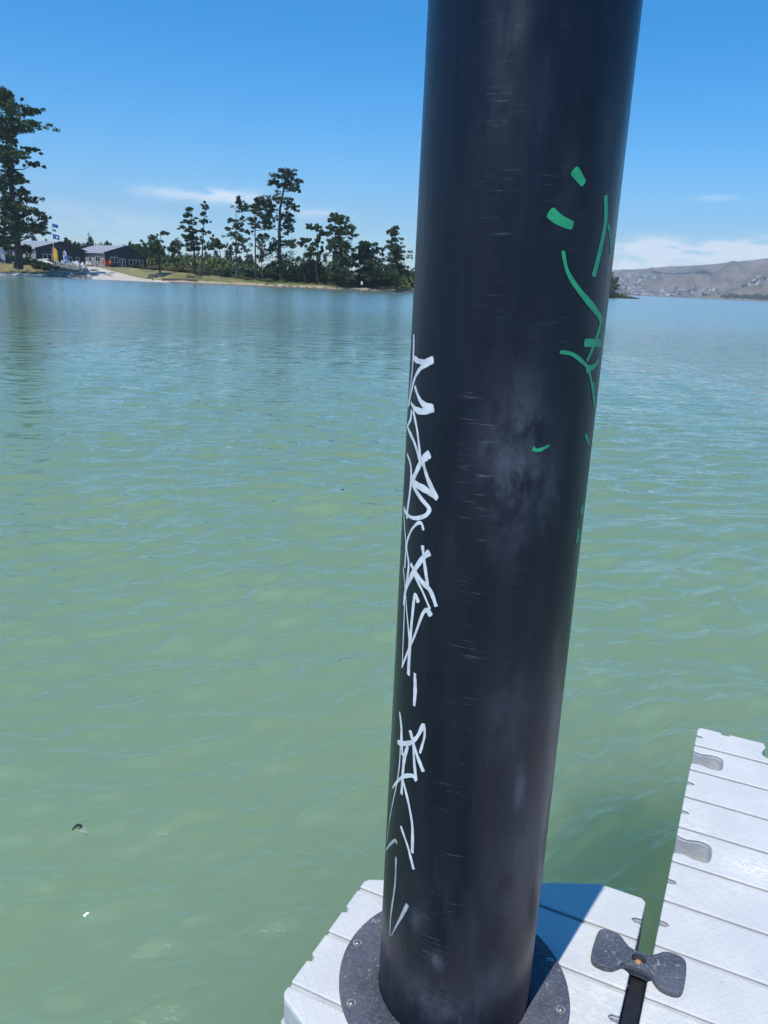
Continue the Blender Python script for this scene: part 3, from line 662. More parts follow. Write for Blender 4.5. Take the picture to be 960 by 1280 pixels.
feather(68.2, 18.5, 4.6, 1.15, MT['yellow_cloth'], None, 'tall yellow feather banner on the terrace beside the flagpole')
feather(80.0, 18.5, 4.2, 1.05, MT['blue_white_cloth'], None, 'blue and white feather banner on the terrace near the white chairs')
feather(66.6, 22.5, 5.2, .7, MT['red_cloth'], None, 'narrow red feather banner behind the yellow banner')


# dinghy lying on the bank
def dinghy(px, s, label, m, ln=4.2, wd=1.6, h=.75, rot=(0, 0, 0)):
    root = empty('dinghy', gp(px, s) + np.array([0, 0, .35]), label, 'boat'); root.rotation_euler = rot; V = []; nx, nt_ = 14, 10
    for i in range(nx + 1):
        x = i / nx; bw = wd / 2 * (math.sin(math.pi * min(1, x * .62 + .22)) ** .8); k = h * (1 - .12 * math.sin(math.pi * x)) 
        if x > .93: bw *= .35
        for j in range(nt_ + 1):
            a = math.pi * j / nt_; V.append((ln * (x - .5), -math.cos(a) * bw, k * (math.sin(a) ** .7)))
    Q = [(i * (nt_ + 1) + j, i * (nt_ + 1) + j + 1, (i + 1) * (nt_ + 1) + j + 1, (i + 1) * (nt_ + 1) + j) for i in range(nx) for j in range(nt_)]
    o = arr_mesh('hull', V, Q, m, root, smooth=True); s_ = o.modifiers.new('solid', 'SOLIDIFY'); s_.thickness = .04
    q = MB(); q.tube([(-ln / 2, 0, h * 1.0), (0, 0, h * .94), (ln / 2, 0, h * 1.0)], .04, 6); q.build('keel', MT['trim'], root)


dinghy(50, 17.5, 'grey dinghy hull lying upside down on the bank below the clubhouse', MT['concrete'], 5.0, 2.0, 1.15, (.15, -.1, .25))
dinghy(60, 16.8, 'small white dinghy tipped on its side beside the grey hull', MT['white_plastic'], 2.4, 1.3, .6, (1.15, .2, .5))
# car at the far left
cr = empty('parked_car', gp(-3, 23), 'dark car parked on the grass by the white house', 'car'); q = MB()
q.prism([(-2.1, .35), (2.1, .35), (2.15, .75), (1.2, .95), (.7, 1.4), (-1.0, 1.45), (-1.8, .95), (-2.15, .85)], -.85, .85); b = q.build('body', MT['navy'], cr, bevel=.08); b.rotation_euler = (math.pi / 2, 0, 0)
q = MB(); q.prism([(1.0, .98), (.62, 1.34), (-.92, 1.38), (-1.5, .98)], -.86, .86); b = q.build('window', MT['glass'], cr); b.rotation_euler = (math.pi / 2, 0, 0)
for x in (-1.35, 1.35):
    for y in (-.8, .8): q = MB(); q.lathe([(.001, -.1), (.32, -.1), (.34, 0), (.32, .1), (.001, .1)], 16); w = q.build('wheel', MT['timber'], cr, loc=(x, y, .33)); w.rotation_euler = (math.pi / 2, 0, 0)
cr.rotation_euler = (0, 0, .5)


# seawall of rocks and slabs below the terrace, concrete wing wall of the ramp
def rock(c, s, r_, label, group, name='rock', m=None):
    bm = bmesh.new(); bmesh.ops.create_icosphere(bm, subdivisions=2, radius=1)
    ph = [r_.random() * 6 for _ in range(6)]
    for v in bm.verts:
        p = v.co; k = 1 + .16 * math.sin(3 * p.x + ph[0]) + .14 * math.sin(4 * p.y + ph[1]) + .12 * math.sin(5 * p.z + ph[2] + 2 * p.x); v.co = Vector((p.x * k * s[0], p.y * k * s[1], p.z * k * s[2]))
    me = bpy.data.meshes.new(name); bm.to_mesh(me); bm.free(); me.materials.append(m or MT['rock']); o = bpy.data.objects.new(name, me); COL.objects.link(o); o.location = tuple(map(float, c)); o.rotation_euler = (0, 0, r_.random() * 6); return tag(o, label, 'rock', group)


for i in range(26):
    px = 62 + (i % 13) * 3.4 + rs.uniform(-1, 1); s = 2.0 + (i // 13) * 4 + rs.uniform(-1, 1)
    rock(gp(px, s) + np.array([0, 0, .05]), (rs.uniform(.5, 1.0), rs.uniform(.5, .9), rs.uniform(.3, .6)), rs, 'dark grey rock in the heap between terrace and water', 'rocks below the terrace')
sw = empty('sea_wall', gp(85, 9), 'pale stepped concrete sea wall below the terrace with white chairs', 'wall')
for k, (s, h, x0, x1) in enumerate([(5.0, .5, -4.6, 5.2), (9.0, .55, -5.2, 4.4), (14.5, .75, -5.4, 3.4)]):
    g = gp(85, s) - np.array(sw.location); q = MB(); q.box((g[0] + (x0 + x1) / 2, g[1], g[2] + .05), (x1 - x0, 1.1, h)); q.build('concrete_step', MT['concrete'], sw, bevel=.05)
ww = empty('wing_wall', gp(109, 8), 'rounded grey concrete wing wall at the edge of the boat ramp', 'wall'); q = MB(); V = []
pts = [gp(105 + 7.5 * t, 17 - 16.5 * t) + np.array([0, 0, .55 - .35 * t]) - np.array(ww.location) for t in np.linspace(0, 1, 9)]
q.tube([p - np.array([0, 0, .3]) for p in pts], [.75, .8, .85, .85, .85, .8, .75, .7, .55], 10); q.build('concrete_curb', mat('wet_concrete', (.26, .27, .28), (.18, .19, .2), .7, .8), ww, True)
# timber retaining wall right of the ramp
tw = empty('retaining_wall', gp(224, 4), 'low dark timber retaining wall on the beach right of the ramp', 'wall'); L0 = gp(203, 3.0) - np.array(tw.location); L1 = gp(246, 3.2) - np.array(tw.location)
e = (L1 - L0); ln = np.linalg.norm(e[:2]); e /= np.linalg.norm(e); nrm = np.array([-e[1], e[0], 0]); nrm /= np.linalg.norm(nrm)
for k in range(3):
    q = MB(); q.box((L0 + L1) / 2 + np.array([0, 0, .02 + k * .24]), (ln, .09 + .02 * k, .21), 0, (e, nrm, (0, 0, 1))); q.build('plank', MT['timber'], tw, bevel=.01)
for k in range(6):
    q = MB(); q.box(L0 + (L1 - L0) * (k / 5) - nrm * .12 + np.array([0, 0, .2]), (.16, .13, 1.2), 0, (e, nrm, (0, 0, 1))); q.build('post', MT['timber'], tw, bevel=.01)
for i in range(14):
    px = 330 + i * 11 + rs.uniform(-4, 4); rock(gp(px, rs.uniform(1.5, 3.5)), (rs.uniform(.4, 1.1), rs.uniform(.3, .6), rs.uniform(.15, .35)), rs, 'dark stone on the narrow beach of the wooded point', 'stones on the beach')


# ------------------------------------------------------------------ far hills
RIDGE = [(420, 372), (520, 362), (600, 352), (680, 344), (763, 338), (797, 336), (832, 332.7), (850, 332), (877, 331), (900, 328), (930, 325), (960, 321), (1000, 317), (1060, 312), (1150, 310), (1300, 322)]


def hz(px, D):
    """height of the far hill at pixel column px and range D (shore at 2650 m, crest at 4000 m)"""
    zr = zat(px, interp(px, RIDGE), 4000); x = (D - 2650) / 1350
    if x <= 0: return 1.0 + 8 * x
    x = min(x, 1.25); sm = x ** 1.25 if x < 1 else 1 - (x - 1) * 1.2
    lo = .12 * math.sin(px * .055 + D * .004) + .10 * math.sin(px * .13 - D * .003 + 1) + .07 * abs(math.sin(px * .19 + D * .006)) + .04 * math.sin(px * .31 + D * .011)
    return 1.0 + max(3, zr) * (sm + lo * math.sin(math.pi * min(1, x)) * 1.25)


SPUR = [(880, 371), (900, 367), (915, 361), (930, 355), (945, 348), (955, 345), (975, 343), (1010, 340), (1060, 338), (1120, 343), (1200, 352)]


def sz(px, D):
    zr = max(0, zat(px, interp(px, SPUR), 2600)); x = (D - 2350) / 250
    if x <= 0: return 1 + 6 * x
    x = min(x, 2); sm = math.sin(math.pi / 2 * x) if x < 1 else math.cos(math.pi / 2 * (x - 1)) ** 2
    return 1 + zr * max(0, sm + .06 * math.sin(px * .2 + D * .02) * min(x, 2 - x))


def hill_mat(name, c1, c2, c3):
    m = bpy.data.materials.new(name); m.use_nodes = True; t = m.node_tree; b = t.nodes['Principled BSDF']; b.inputs['Roughness'].default_value = 1; b.inputs['Specular IOR Level'].default_value = 0
    tc = nn(t, 'ShaderNodeTexCoord'); v = tc.outputs['Object']
    c = mixc(t, ramp(t, noise(t, v, .006, 6, .65), .4, .62), c1, c2); c = mixc(t, ramp(t, noise(t, v, .016, 5, .7), .55, .68), c, c3); t.links.new(c, b.inputs['Base Color'])
    return m


def hill(name, fn, pxs, Ds, m):
    V = [col(p, D, fn(p, D)) for p in pxs for D in Ds]; n = len(Ds)
    Q = [(i * n + j, i * n + j + 1, (i + 1) * n + j + 1, (i + 1) * n + j) for i in range(len(pxs) - 1) for j in range(n - 1)]
    return struct(arr_mesh(name, V, Q, m, smooth=True))


hill('hill', hz, np.arange(420, 1301, 5), np.concatenate([[2550], np.linspace(2640, 4350, 46)]), hill_mat('dry_hill_grass', (.245, .20, .145), (.13, .115, .085), (.045, .055, .036)))
hill('hill_spur', sz, np.arange(880, 1201, 3), np.concatenate([[2330], np.linspace(2350, 2850, 26)]), hill_mat('dry_spur_grass', (.23, .19, .13), (.15, .13, .09), (.06, .075, .04)))


def on_hill(px, py, fn, a, b):
    """where the line of sight meets the hill"""
    for D in np.arange(a, b, 8):
        if zat(px, py, D) <= fn(px, D): return col(px, D, fn(px, D))
    return None


def hill_house(wm, rm, w, l, h):
    q = MB(); q.box((0, 0, h / 2 - 2), (w, l, h + 4), 0); a = w / 2 + .5
    q.add([(-a, -l / 2 - .4, h), (a, -l / 2 - .4, h), (0, -l / 2 - .4, h + w * .28), (-a, l / 2 + .4, h), (a, l / 2 + .4, h), (0, l / 2 + .4, h + w * .28)], [(0, 1, 2), (5, 4, 3), (0, 2, 5, 3), (1, 4, 5, 2), (0, 3, 4, 1)], 1)
    for sx in (-l * .28, l * .28): q.box((w / 2 + .03, sx, h * .55), (.1, l * .22, h * .4), 2); q.box((-w / 2 - .03, sx, h * .55), (.1, l * .22, h * .4), 2)
    q.box((0, -l / 2 - .03, h * .55), (w * .5, .1, h * .4), 2)
    o = q.build('hillside_house', [wm, rm, MT['glass']]); me = o.data; bpy.data.objects.remove(o); return me


cream = mat('cream_wall', (.62, .58, .5), None, .3, .7); tan_ = mat('tan_wall', (.42, .36, .29), None, .3, .7); redroof = mat('terracotta_roof', (.28, .13, .09), None, .3, .8); darkroof = mat('slate_roof', (.12, .125, .135), None, .3, .7)
HM = [hill_house(MT['wall_white'], darkroof, 9, 14, 5.5), hill_house(cream, redroof, 10, 13, 5), hill_house(MT['wall_white'], MT['roof_grey'], 10, 12, 6.5), hill_house(tan_, darkroof, 9, 15, 5), hill_house(cream, MT['roof_grey'], 8, 12, 5)]
ch = 0
for (x0, x1, y0, y1, n, fn, a, b, lb, gr) in [(745, 805, 341, 368, 150, hz, 2650, 4200, 'small pale house in the dense cluster climbing the far hillside', 'houses climbing the far hillside'),
                                       (795, 898, 360, 371, 80, hz, 2650, 4000, 'small pale house along the far shore below the hills', 'houses along the far shore'),
                                       (932, 962, 345, 357, 26, sz, 2360, 2700, 'small house on the near brown spur above the far shore', 'houses on the brown spur'),
                                       (803, 850, 335, 352, 14, hz, 2650, 4200, 'lone pale house scattered on the open upper hillside', 'scattered hillside houses')]:
    for i in range(n):
        px = rs.uniform(x0, x1); py = y0 + (y1 - y0) * rs.random() ** (.8 if n != 80 else .6)
        g = on_hill(px, py, fn, a, b)
        if g is None: continue
        k = rs.uniform(.6, 1.1) * (.75 if fn is sz else 1.); place_mesh('hillside_house', rs.choice(HM), g, (k, k, k), rs.random() * 3.14, lb, 'house', gr)
# far trees
FT = [foliage_mesh('far_tree', 'bush', 90 + i, MT['scrub_dark']) for i in range(3)]


def far_tree(px, py, fn, a, b, w, h, lb, gr):
    g = on_hill(px, py, fn, a, b)
    if g is None: return
    g[2] -= h * .15; place_mesh('far_tree', rs.choice(FT), g, (w / 2, w / 2, h), rs.random() * 6, lb, 'tree', gr)


for i in range(34):
    px = 880 + i * 2.6 + rs.uniform(-1, 1); far_tree(px, rs.uniform(370.5, 372.5) + (px - 900) * .044, sz if px > 902 else hz, 2340 if px > 902 else 2640, 3000, rs.uniform(12, 24), rs.uniform(9, 17), 'dark tree along the water under the brown spur', 'trees under the brown spur')
for i in range(22):
    px = 926 + i * 1.9; py = interp(px, SPUR) + rs.uniform(1, 4); far_tree(px, py, sz, 2350, 2700, rs.uniform(8, 16), rs.uniform(5, 11), 'dark tree on the crest of the brown spur', 'trees on the brown spur')
path = [(812, 340.5), (822, 341.5), (833, 342.8), (846, 342.6), (860, 341.7), (870, 341), (878, 340.5), (886, 344)]
for i in range(44):
    q_ = i / 43 * (len(path) - 1); k = min(int(q_), len(path) - 2); f_ = q_ - k; px = path[k][0] + (path[k + 1][0] - path[k][0]) * f_; py = path[k][1] + (path[k + 1][1] - path[k][1]) * f_ + rs.uniform(-.2, .3)
    big = 1.6 if 868 < px < 880 else 1; far_tree(px, py, hz, 2650, 4200, rs.uniform(12, 18) * big, rs.uniform(6, 9) * big, 'dark shelter tree in the row crossing the far hillside', 'shelter trees crossing the far hillside')
for i in range(60):
    px = rs.uniform(750, 900); py = rs.uniform(352 if px < 800 else 361, 371); far_tree(px, py, hz, 2650, 4000, rs.uniform(9, 16), rs.uniform(5, 9), 'dark tree among the houses on the far hillside', 'trees among the far houses')

# ------------------------------------------------------------------ floating dock
TH = math.radians(25); DO = np.array([.661, 1.595])        # dock frame: u across, v along, origin at the coupler bolt
GV = [.117 + .178 * k for k in range(-14, 7)]              # groove lines


def deck_material():
    m = bpy.data.materials.new('pale_grey_plastic'); m.use_nodes = True; t = m.node_tree; b = t.nodes['Principled BSDF']
    tc = nn(t, 'ShaderNodeTexCoord'); v = tc.outputs['Object']
    base = mixc(t, ramp(t, noise(t, v, 5, 6, .65), .35, .7), (.52, .525, .515), (.585, .585, .565))
    fine = noise(t, v, 160, 3, .6); base = mixc(t, ramp(t, fine, .55, .75, 0, .35), base, (.47, .49, .49))
    # worn sandy scuffs
    mp = nn(t, 'ShaderNodeMapping'); mp.inputs['Rotation'].default_value = (0, 0, .7); mp.inputs['Scale'].default_value = (1, 3.2, 1); t.links.new(v, mp.inputs[0])
    sc = noise(t, mp.outputs[0], 26, 5, .7, .8); area = ramp(t, noise(t, v, 2.1, 3), .44, .62)
    base = mixc(t, mth(t, 'MULTIPLY', mth(t, 'MULTIPLY', ramp(t, sc, .46, .60), area), .7), base, (.68, .655, .58))
    st = ramp(t, noise(t, v, 1.3, 6, .7, 1.2), .50, .66, 0, .5); base = mixc(t, st, base, (.45, .455, .43))
    sx = nn(t, 'ShaderNodeSeparateXYZ'); t.links.new(v, sx.inputs[0]); px_ = mth(t, 'MULTIPLY', mth(t, 'SUBTRACT', sx.outputs[0], .27), 1 / .10); py_ = mth(t, 'MULTIPLY', mth(t, 'SUBTRACT', sx.outputs[1], .555), 1 / .045)
    wp = mth(t, 'POWER', 2.718, mth(t, 'MULTIPLY', mth(t, 'ADD', mth(t, 'MULTIPLY', px_, px_), mth(t, 'MULTIPLY', py_, py_)), -1.)); sc9 = noise(t, mp.outputs[0], 60, 5, .75, 1.)
    base = mixc(t, mth(t, 'MULTIPLY', wp, ramp(t, sc9, .44, .52)), base, (.74, .72, .66)); base = mixc(t, mth(t, 'MULTIPLY', wp, ramp(t, sc9, .44, .36)), base, (.40, .39, .35))
    spots = ramp(t, noise(t, v, 42, 4, .7), .63, .70, 0, .45); base = mixc(t, spots, base, (.36, .36, .33))
    t.links.new(base, b.inputs['Base Color']); b.inputs['Roughness'].default_value = .55; b.inputs['Specular IOR Level'].default_value = .35
    # moulded diamond tread
    def lines(ang, f):
        mm = nn(t, 'ShaderNodeMapping'); mm.inputs['Rotation'].default_value = (0, 0, ang); t.links.new(v, mm.inputs[0]); w = nn(t, 'ShaderNodeTexWave', wave_type='BANDS', bands_direction='X'); w.inputs['Scale'].default_value = f; w.inputs['Distortion'].default_value = 0; t.links.new(mm.outputs[0], w.inputs[0]); return w.outputs['Fac']
    dm = mth(t, 'MAXIMUM', ramp(t, lines(.785, 14), .8, 1), ramp(t, lines(-.785, 14), .8, 1))
    hgt = mth(t, 'ADD', mth(t, 'MULTIPLY', dm, .5), mth(t, 'MULTIPLY', fine, .7))
    bn = nn(t, 'ShaderNodeBump'); bn.inputs['Strength'].default_value = .5; bn.inputs['Distance'].default_value = .002; t.links.new(hgt, bn.inputs['Height']); t.links.new(bn.outputs[0], b.inputs['Normal'])
    return m


MT['deck'] = deck_material(); MT['deck_low'] = mat('dusty_grey_plastic', (.48, .49, .50), (.42, .425, .42), 14, .65, .2, 90)


def clip(poly, v0, v1):
    def half(p, keep, cut):
        out = []
        for i in range(len(p)):
            a, b = p[i], p[(i + 1) % len(p)]; ka, kb = keep(a), keep(b)
            if ka: out.append(a)
            if ka != kb: t = (cut - a[1]) / (b[1] - a[1]); out.append((a[0] + (b[0] - a[0]) * t, cut))
        return out
    p = half(poly, lambda q: q[1] >= v0, v0)
    return half(p, lambda q: q[1] <= v1, v1) if len(p) > 2 else p


def socket(u, v, sgn, k=1.):
    """outline of a half dog-bone socket cut into an edge at u, going into the float (direction sgn)"""
    pr = [(0, -.047), (.012, -.043), (.030, -.040), (.048, -.045), (.062, -.050), (.080, -.051), (.094, -.046), (.102, -.034), (.105, 0)] if k == 1 else [(0, -.034), (.014, -.027), (.03, -.026), (.044, -.038), (.06, -.05), (.08, -.052), (.094, -.046), (.102, -.033), (.104, 0)]
    pr = pr + [(a, -b) for a, b in pr[-2::-1]]
    return [(u + sgn * a * k, v + b) for a, b in pr]


def slot(u, v, sgn):
    return [(u, v - .011), (u + sgn * .016, v - .010), (u + sgn * .024, v - .004), (u + sgn * .024, v + .004), (u + sgn * .016, v + .010), (u, v + .011)]


def float_section(name, label, outline_up, plain, gv, extra=None):
    root = empty(name, (DO[0], DO[1], DOCK), label, 'dock', rz=-TH)
    q = MB(); q.prism(outline_up, -.072, -.0090, 0, True, False); q.prism(plain, -.55, -.0721); q.build('float_body', MT['deck_low'], root, bevel=.006)
    ed = [-99] + list(gv) + [99]
    for a, b in zip(ed[:-1], ed[1:]):
        pl = clip(outline_up, a + .0068, b - .0068)
        if len(pl) < 3: continue
        cl_ = [pl[0]]
        for p in pl[1:]:
            if math.hypot(p[0] - cl_[-1][0], p[1] - cl_[-1][1]) > .0015: cl_.append(p)
        q = MB(); q.prism(cl_, -.0088, .0); q.build('deck_panel', MT['deck'], root, bevel=.0055, seg=4)
    return root


UL, UR, VB, VF = .035, 1.56, 1.328, -2.45
left = []
for k, v in enumerate([1.328 - .0715] + [1.185 - .089 - .178 * i for i in range(20)]):
    if v < VF + .08: break
    kind = 'socket' if (k % 3 == 1) else 'slot'
    left.append((v, kind))
out = [(UR, VF), (UR, VB)]
for u in (1.25, .93):                                        # back edge slots
    out += [(u + .011, VB), (u + .009, VB - .014), (u - .009, VB - .014), (u - .011, VB)]
sb = socket(0, 0, 1)
out += [(.315 - b, VB - a) for a, b in sb][::1][::1]
out += [(.150, VB), (.145, VB - .016), (.122, VB - .016), (.117, VB), (UL + .012, VB), (UL, VB - .012)]
# clean the order of the back socket so that the outline runs from right to left
bk = [(.315 + b, VB - a) for a, b in sb[::-1]]
out = [(UR, VF), (UR, VB)] + [(1.261, VB), (1.259, VB - .014), (1.241, VB - .014), (1.239, VB)] + bk + [(.150, VB), (.145, VB - .014), (.122, VB - .014), (.117, VB), (UL + .012, VB), (UL, VB - .012)]
for v, kind in left:
    pts = socket(UL, v, 1, .68 if abs(v - .03) < .03 else 1) if kind == 'socket' else slot(UL, v, 1)
    out += pts[::-1]
out += [(UL, VF)]
float_section('dock_section', 'long pale grey plastic dock section with ribbed deck and open edge sockets', out, [(UR, VF), (UR, VB), (UL, VB), (UL, VF)], GV)

# corner section that holds the pile
A0, B0, C0, D_ = (-.725, -.035), (-.131, .275), (-.020, .275), (-.008, .263)
lo = [D_, C0, B0, (-.150, .268), (-.690, -.008), (-.715, -.020), A0]
for v, k in ((-.150, 's'), (-.33, 's')): lo += [(-.725, v + .012), (-.713, v + .008), (-.713, v - .008), (-.725, v - .012)]
lo += [(-.725, -.445), (-.715, -.460), (-.690, -.472), (-.150, -.748), (-.131, -.755), (-.020, -.755), (-.008, -.743)]
for v, k in [(-.66, 'slot'), (-.505, 'socket'), (-.33, 'slot'), (-.15, 'slot'), (.0295, 'socket'), (.185, 'slot')]:
    lo += socket(-.008, v, -1, .84) if k == 'socket' else slot(-.008, v, -1)
plain = [(-.725, -.46), (-.15, -.754), (-.008, -.754), (-.008, .274), (-.15, .274), (-.725, -.02)]
float_section('dock_section', 'angled pale grey plastic dock section carrying the black pile', lo, plain, [-.598, -.42, -.242, -.065, .112])

# black plastic collar round the pile
PC = np.array([.214, 1.539]); PR = .1775


def black_plate_mat():
    m = mat('scuffed_black_plastic', (.052, .058, .076), (.088, .095, .118), 9, .55, .25, 220, spec=.45)
    t = m.node_tree; b = t.nodes['Principled BSDF']; src = b.inputs['Base Color'].links[0].from_socket; tc = nn(t, 'ShaderNodeTexCoord')
    c = mixc(t, ramp(t, noise(t, tc.outputs['Object'], 170, 4, .75), .47, .66, 0, .75), src, (.16, .17, .19))
    c = mixc(t, ramp(t, noise(t, tc.outputs['Object'], 38, 6, .75, 1.), .60, .67, 0, .7), c, (.42, .43, .43)); t.links.new(c, b.inputs['Base Color']); return m


MT['collar'] = black_plate_mat()
cl0 = empty('pile_collar', (PC[0], PC[1], DOCK + .0005), 'scuffed black ring plate screwed to the deck round the pile', 'collar')
q = MB(); q.lathe([(.1782, 0), (.272, 0), (.272, .012), (.270, .0142), (.1805, .0142), (.1782, .0125), (.1782, 0)], 128); q.build('ring_plate', MT['collar'], cl0, True)
MT['steel'] = mat('stainless_steel', (.38, .37, .36), (.25, .24, .23), 60, .35); MT['steel'].node_tree.nodes['Principled BSDF'].inputs['Metallic'].default_value = .9
MT['washer'] = mat('chalky_washer', (.26, .26, .25), (.13, .13, .13), 60, .7)
for a in [157.6, 198.2, 122, 87, 50, 15.2, -16.5, -52, -88, -124]:
    x, y = .252 * math.cos(math.radians(a)), .252 * math.sin(math.radians(a))
    q = MB(); q.lathe([(.0115, 0), (.0115, .0012), (.0085, .0016), (.0, .0016)], 20); s_ = q.build('screw', MT['washer'], cl0, True, loc=(x, y, .0142))
    q = MB(); q.lathe([(.0062, 0), (.0062, .0022), (.0045, .0034), (.002, .0034), (.0018, .0016), (0, .0016)], 16); q.build('screw_head', MT['steel'], s_, True, loc=(0, 0, .0016))


# dog-bone coupler
def bone_outline(k=1.0, n=64):
    # half-length .112, lobe half-width .062, waist half-width .026
    key = [(.0, .027), (.018, .027), (.034, .034), (.050, .053), (.064, .0615), (.082, .063), (.097, .060), (.106, .051), (.1095, .036), (.1105, .016), (.1107, 0)]
    top = key; r_ = [(a, -b) for a, b in key[-2::-1]]; right = top + r_; leftp = [(-a, b) for a, b in right[::-1]]
    pts = right[1:] + leftp[1:]
    return pts[::-1]


def smooth_closed(pts, n=6):
    out = []; k = len(pts)
    for i in range(k):
        p0, p1, p2, p3 = [np.array(pts[(i + j - 1) % k]) for j in range(4)]
        for t in np.linspace(0, 1, n, endpoint=False):
            out.append(tuple(.5 * ((2 * p1) + (-p0 + p2) * t + (2 * p0 - 5 * p1 + 4 * p2 - p3) * t * t + (-p0 + 3 * p1 - 3 * p2 + p3) * t ** 3)))
    return out


MT['gap_shade'] = mat('gap_shade_black', (.010, .011, .014), (.016, .017, .021), 30, .5)  # near-black colour for the painted shade between the dock sections


def coupler(u, v, label):
    root = empty('dock_coupler', (DO[0] + u * math.cos(TH) + v * math.sin(TH), DO[1] - u * math.sin(TH) + v * math.cos(TH), DOCK), label, 'coupler', rz=-TH)
    bo = smooth_closed(bone_outline(), 3); n = len(bo); q = MB(); rings = []
    for sc, z in ((.8, -.018), (.8, -.01), (.995, .0015), (1.0, .003), (1.0, .0115), (.99, .0145), (.97, .0160), (.95, .0164), (.92, .0165), (.89, .0165)):
        rings.append([(x * (1 - (1 - sc) * .5), y * sc, z) for x, y in bo])
    V = [p for r_ in rings for p in r_]; fs = [(i * n + j, i * n + (j + 1) % n, (i + 1) * n + (j + 1) % n, (i + 1) * n + j) for i in range(len(rings) - 1) for j in range(n)]
    # top face as a ring round the bolt hole
    hr = .0175; hole = []
    for x, y in bo: a = math.atan2(y, x); hole.append((hr * math.cos(a), hr * math.sin(a)))
    b0 = len(V); V += [(x, y, .0165) for x, y in hole] + [(x * .96, y * .96, -.004) for x, y in hole]
    t0 = (len(rings) - 1) * n
    fs += [(t0 + j, t0 + (j + 1) % n, b0 + (j + 1) % n, b0 + j) for j in range(n)] + [(b0 + j, b0 + (j + 1) % n, b0 + n + (j + 1) % n, b0 + n + j) for j in range(n)] + [tuple(range(b0 + n, b0 + 2 * n))]
    q.add(V, fs); q.build('bone_plate', MT['collar'], root, True)
    q = MB(); q.lathe([(.0145, 0), (.0145, .0025), (.009, .003), (0, .003)], 24); w = q.build('washer', MT['washer'], root, True, loc=(0, 0, -.0038))
    q = MB(); q.prism([(-.012, -.62), (.026, -.62), (.026, .022), (-.012, .022)], -.10, -.028); q.build('gap_shade_strip', MT['gap_shade'], root, bevel=.004)  # dark strip added in the gap to stand in for its shade
    MT.setdefault('brass', mat('rusty_bolt', (.50, .30, .15), (.36, .18, .08), 90, .5))
    q = MB(); q.lathe([(.0085, 0), (.0085, .008), (.0065, .0105), (0, .0112)], 6); q.build('bolt', MT['brass'], w, loc=(0, 0, .003))


coupler(0.006, .033, 'black dog-bone coupler bolted across the gap between the dock sections')

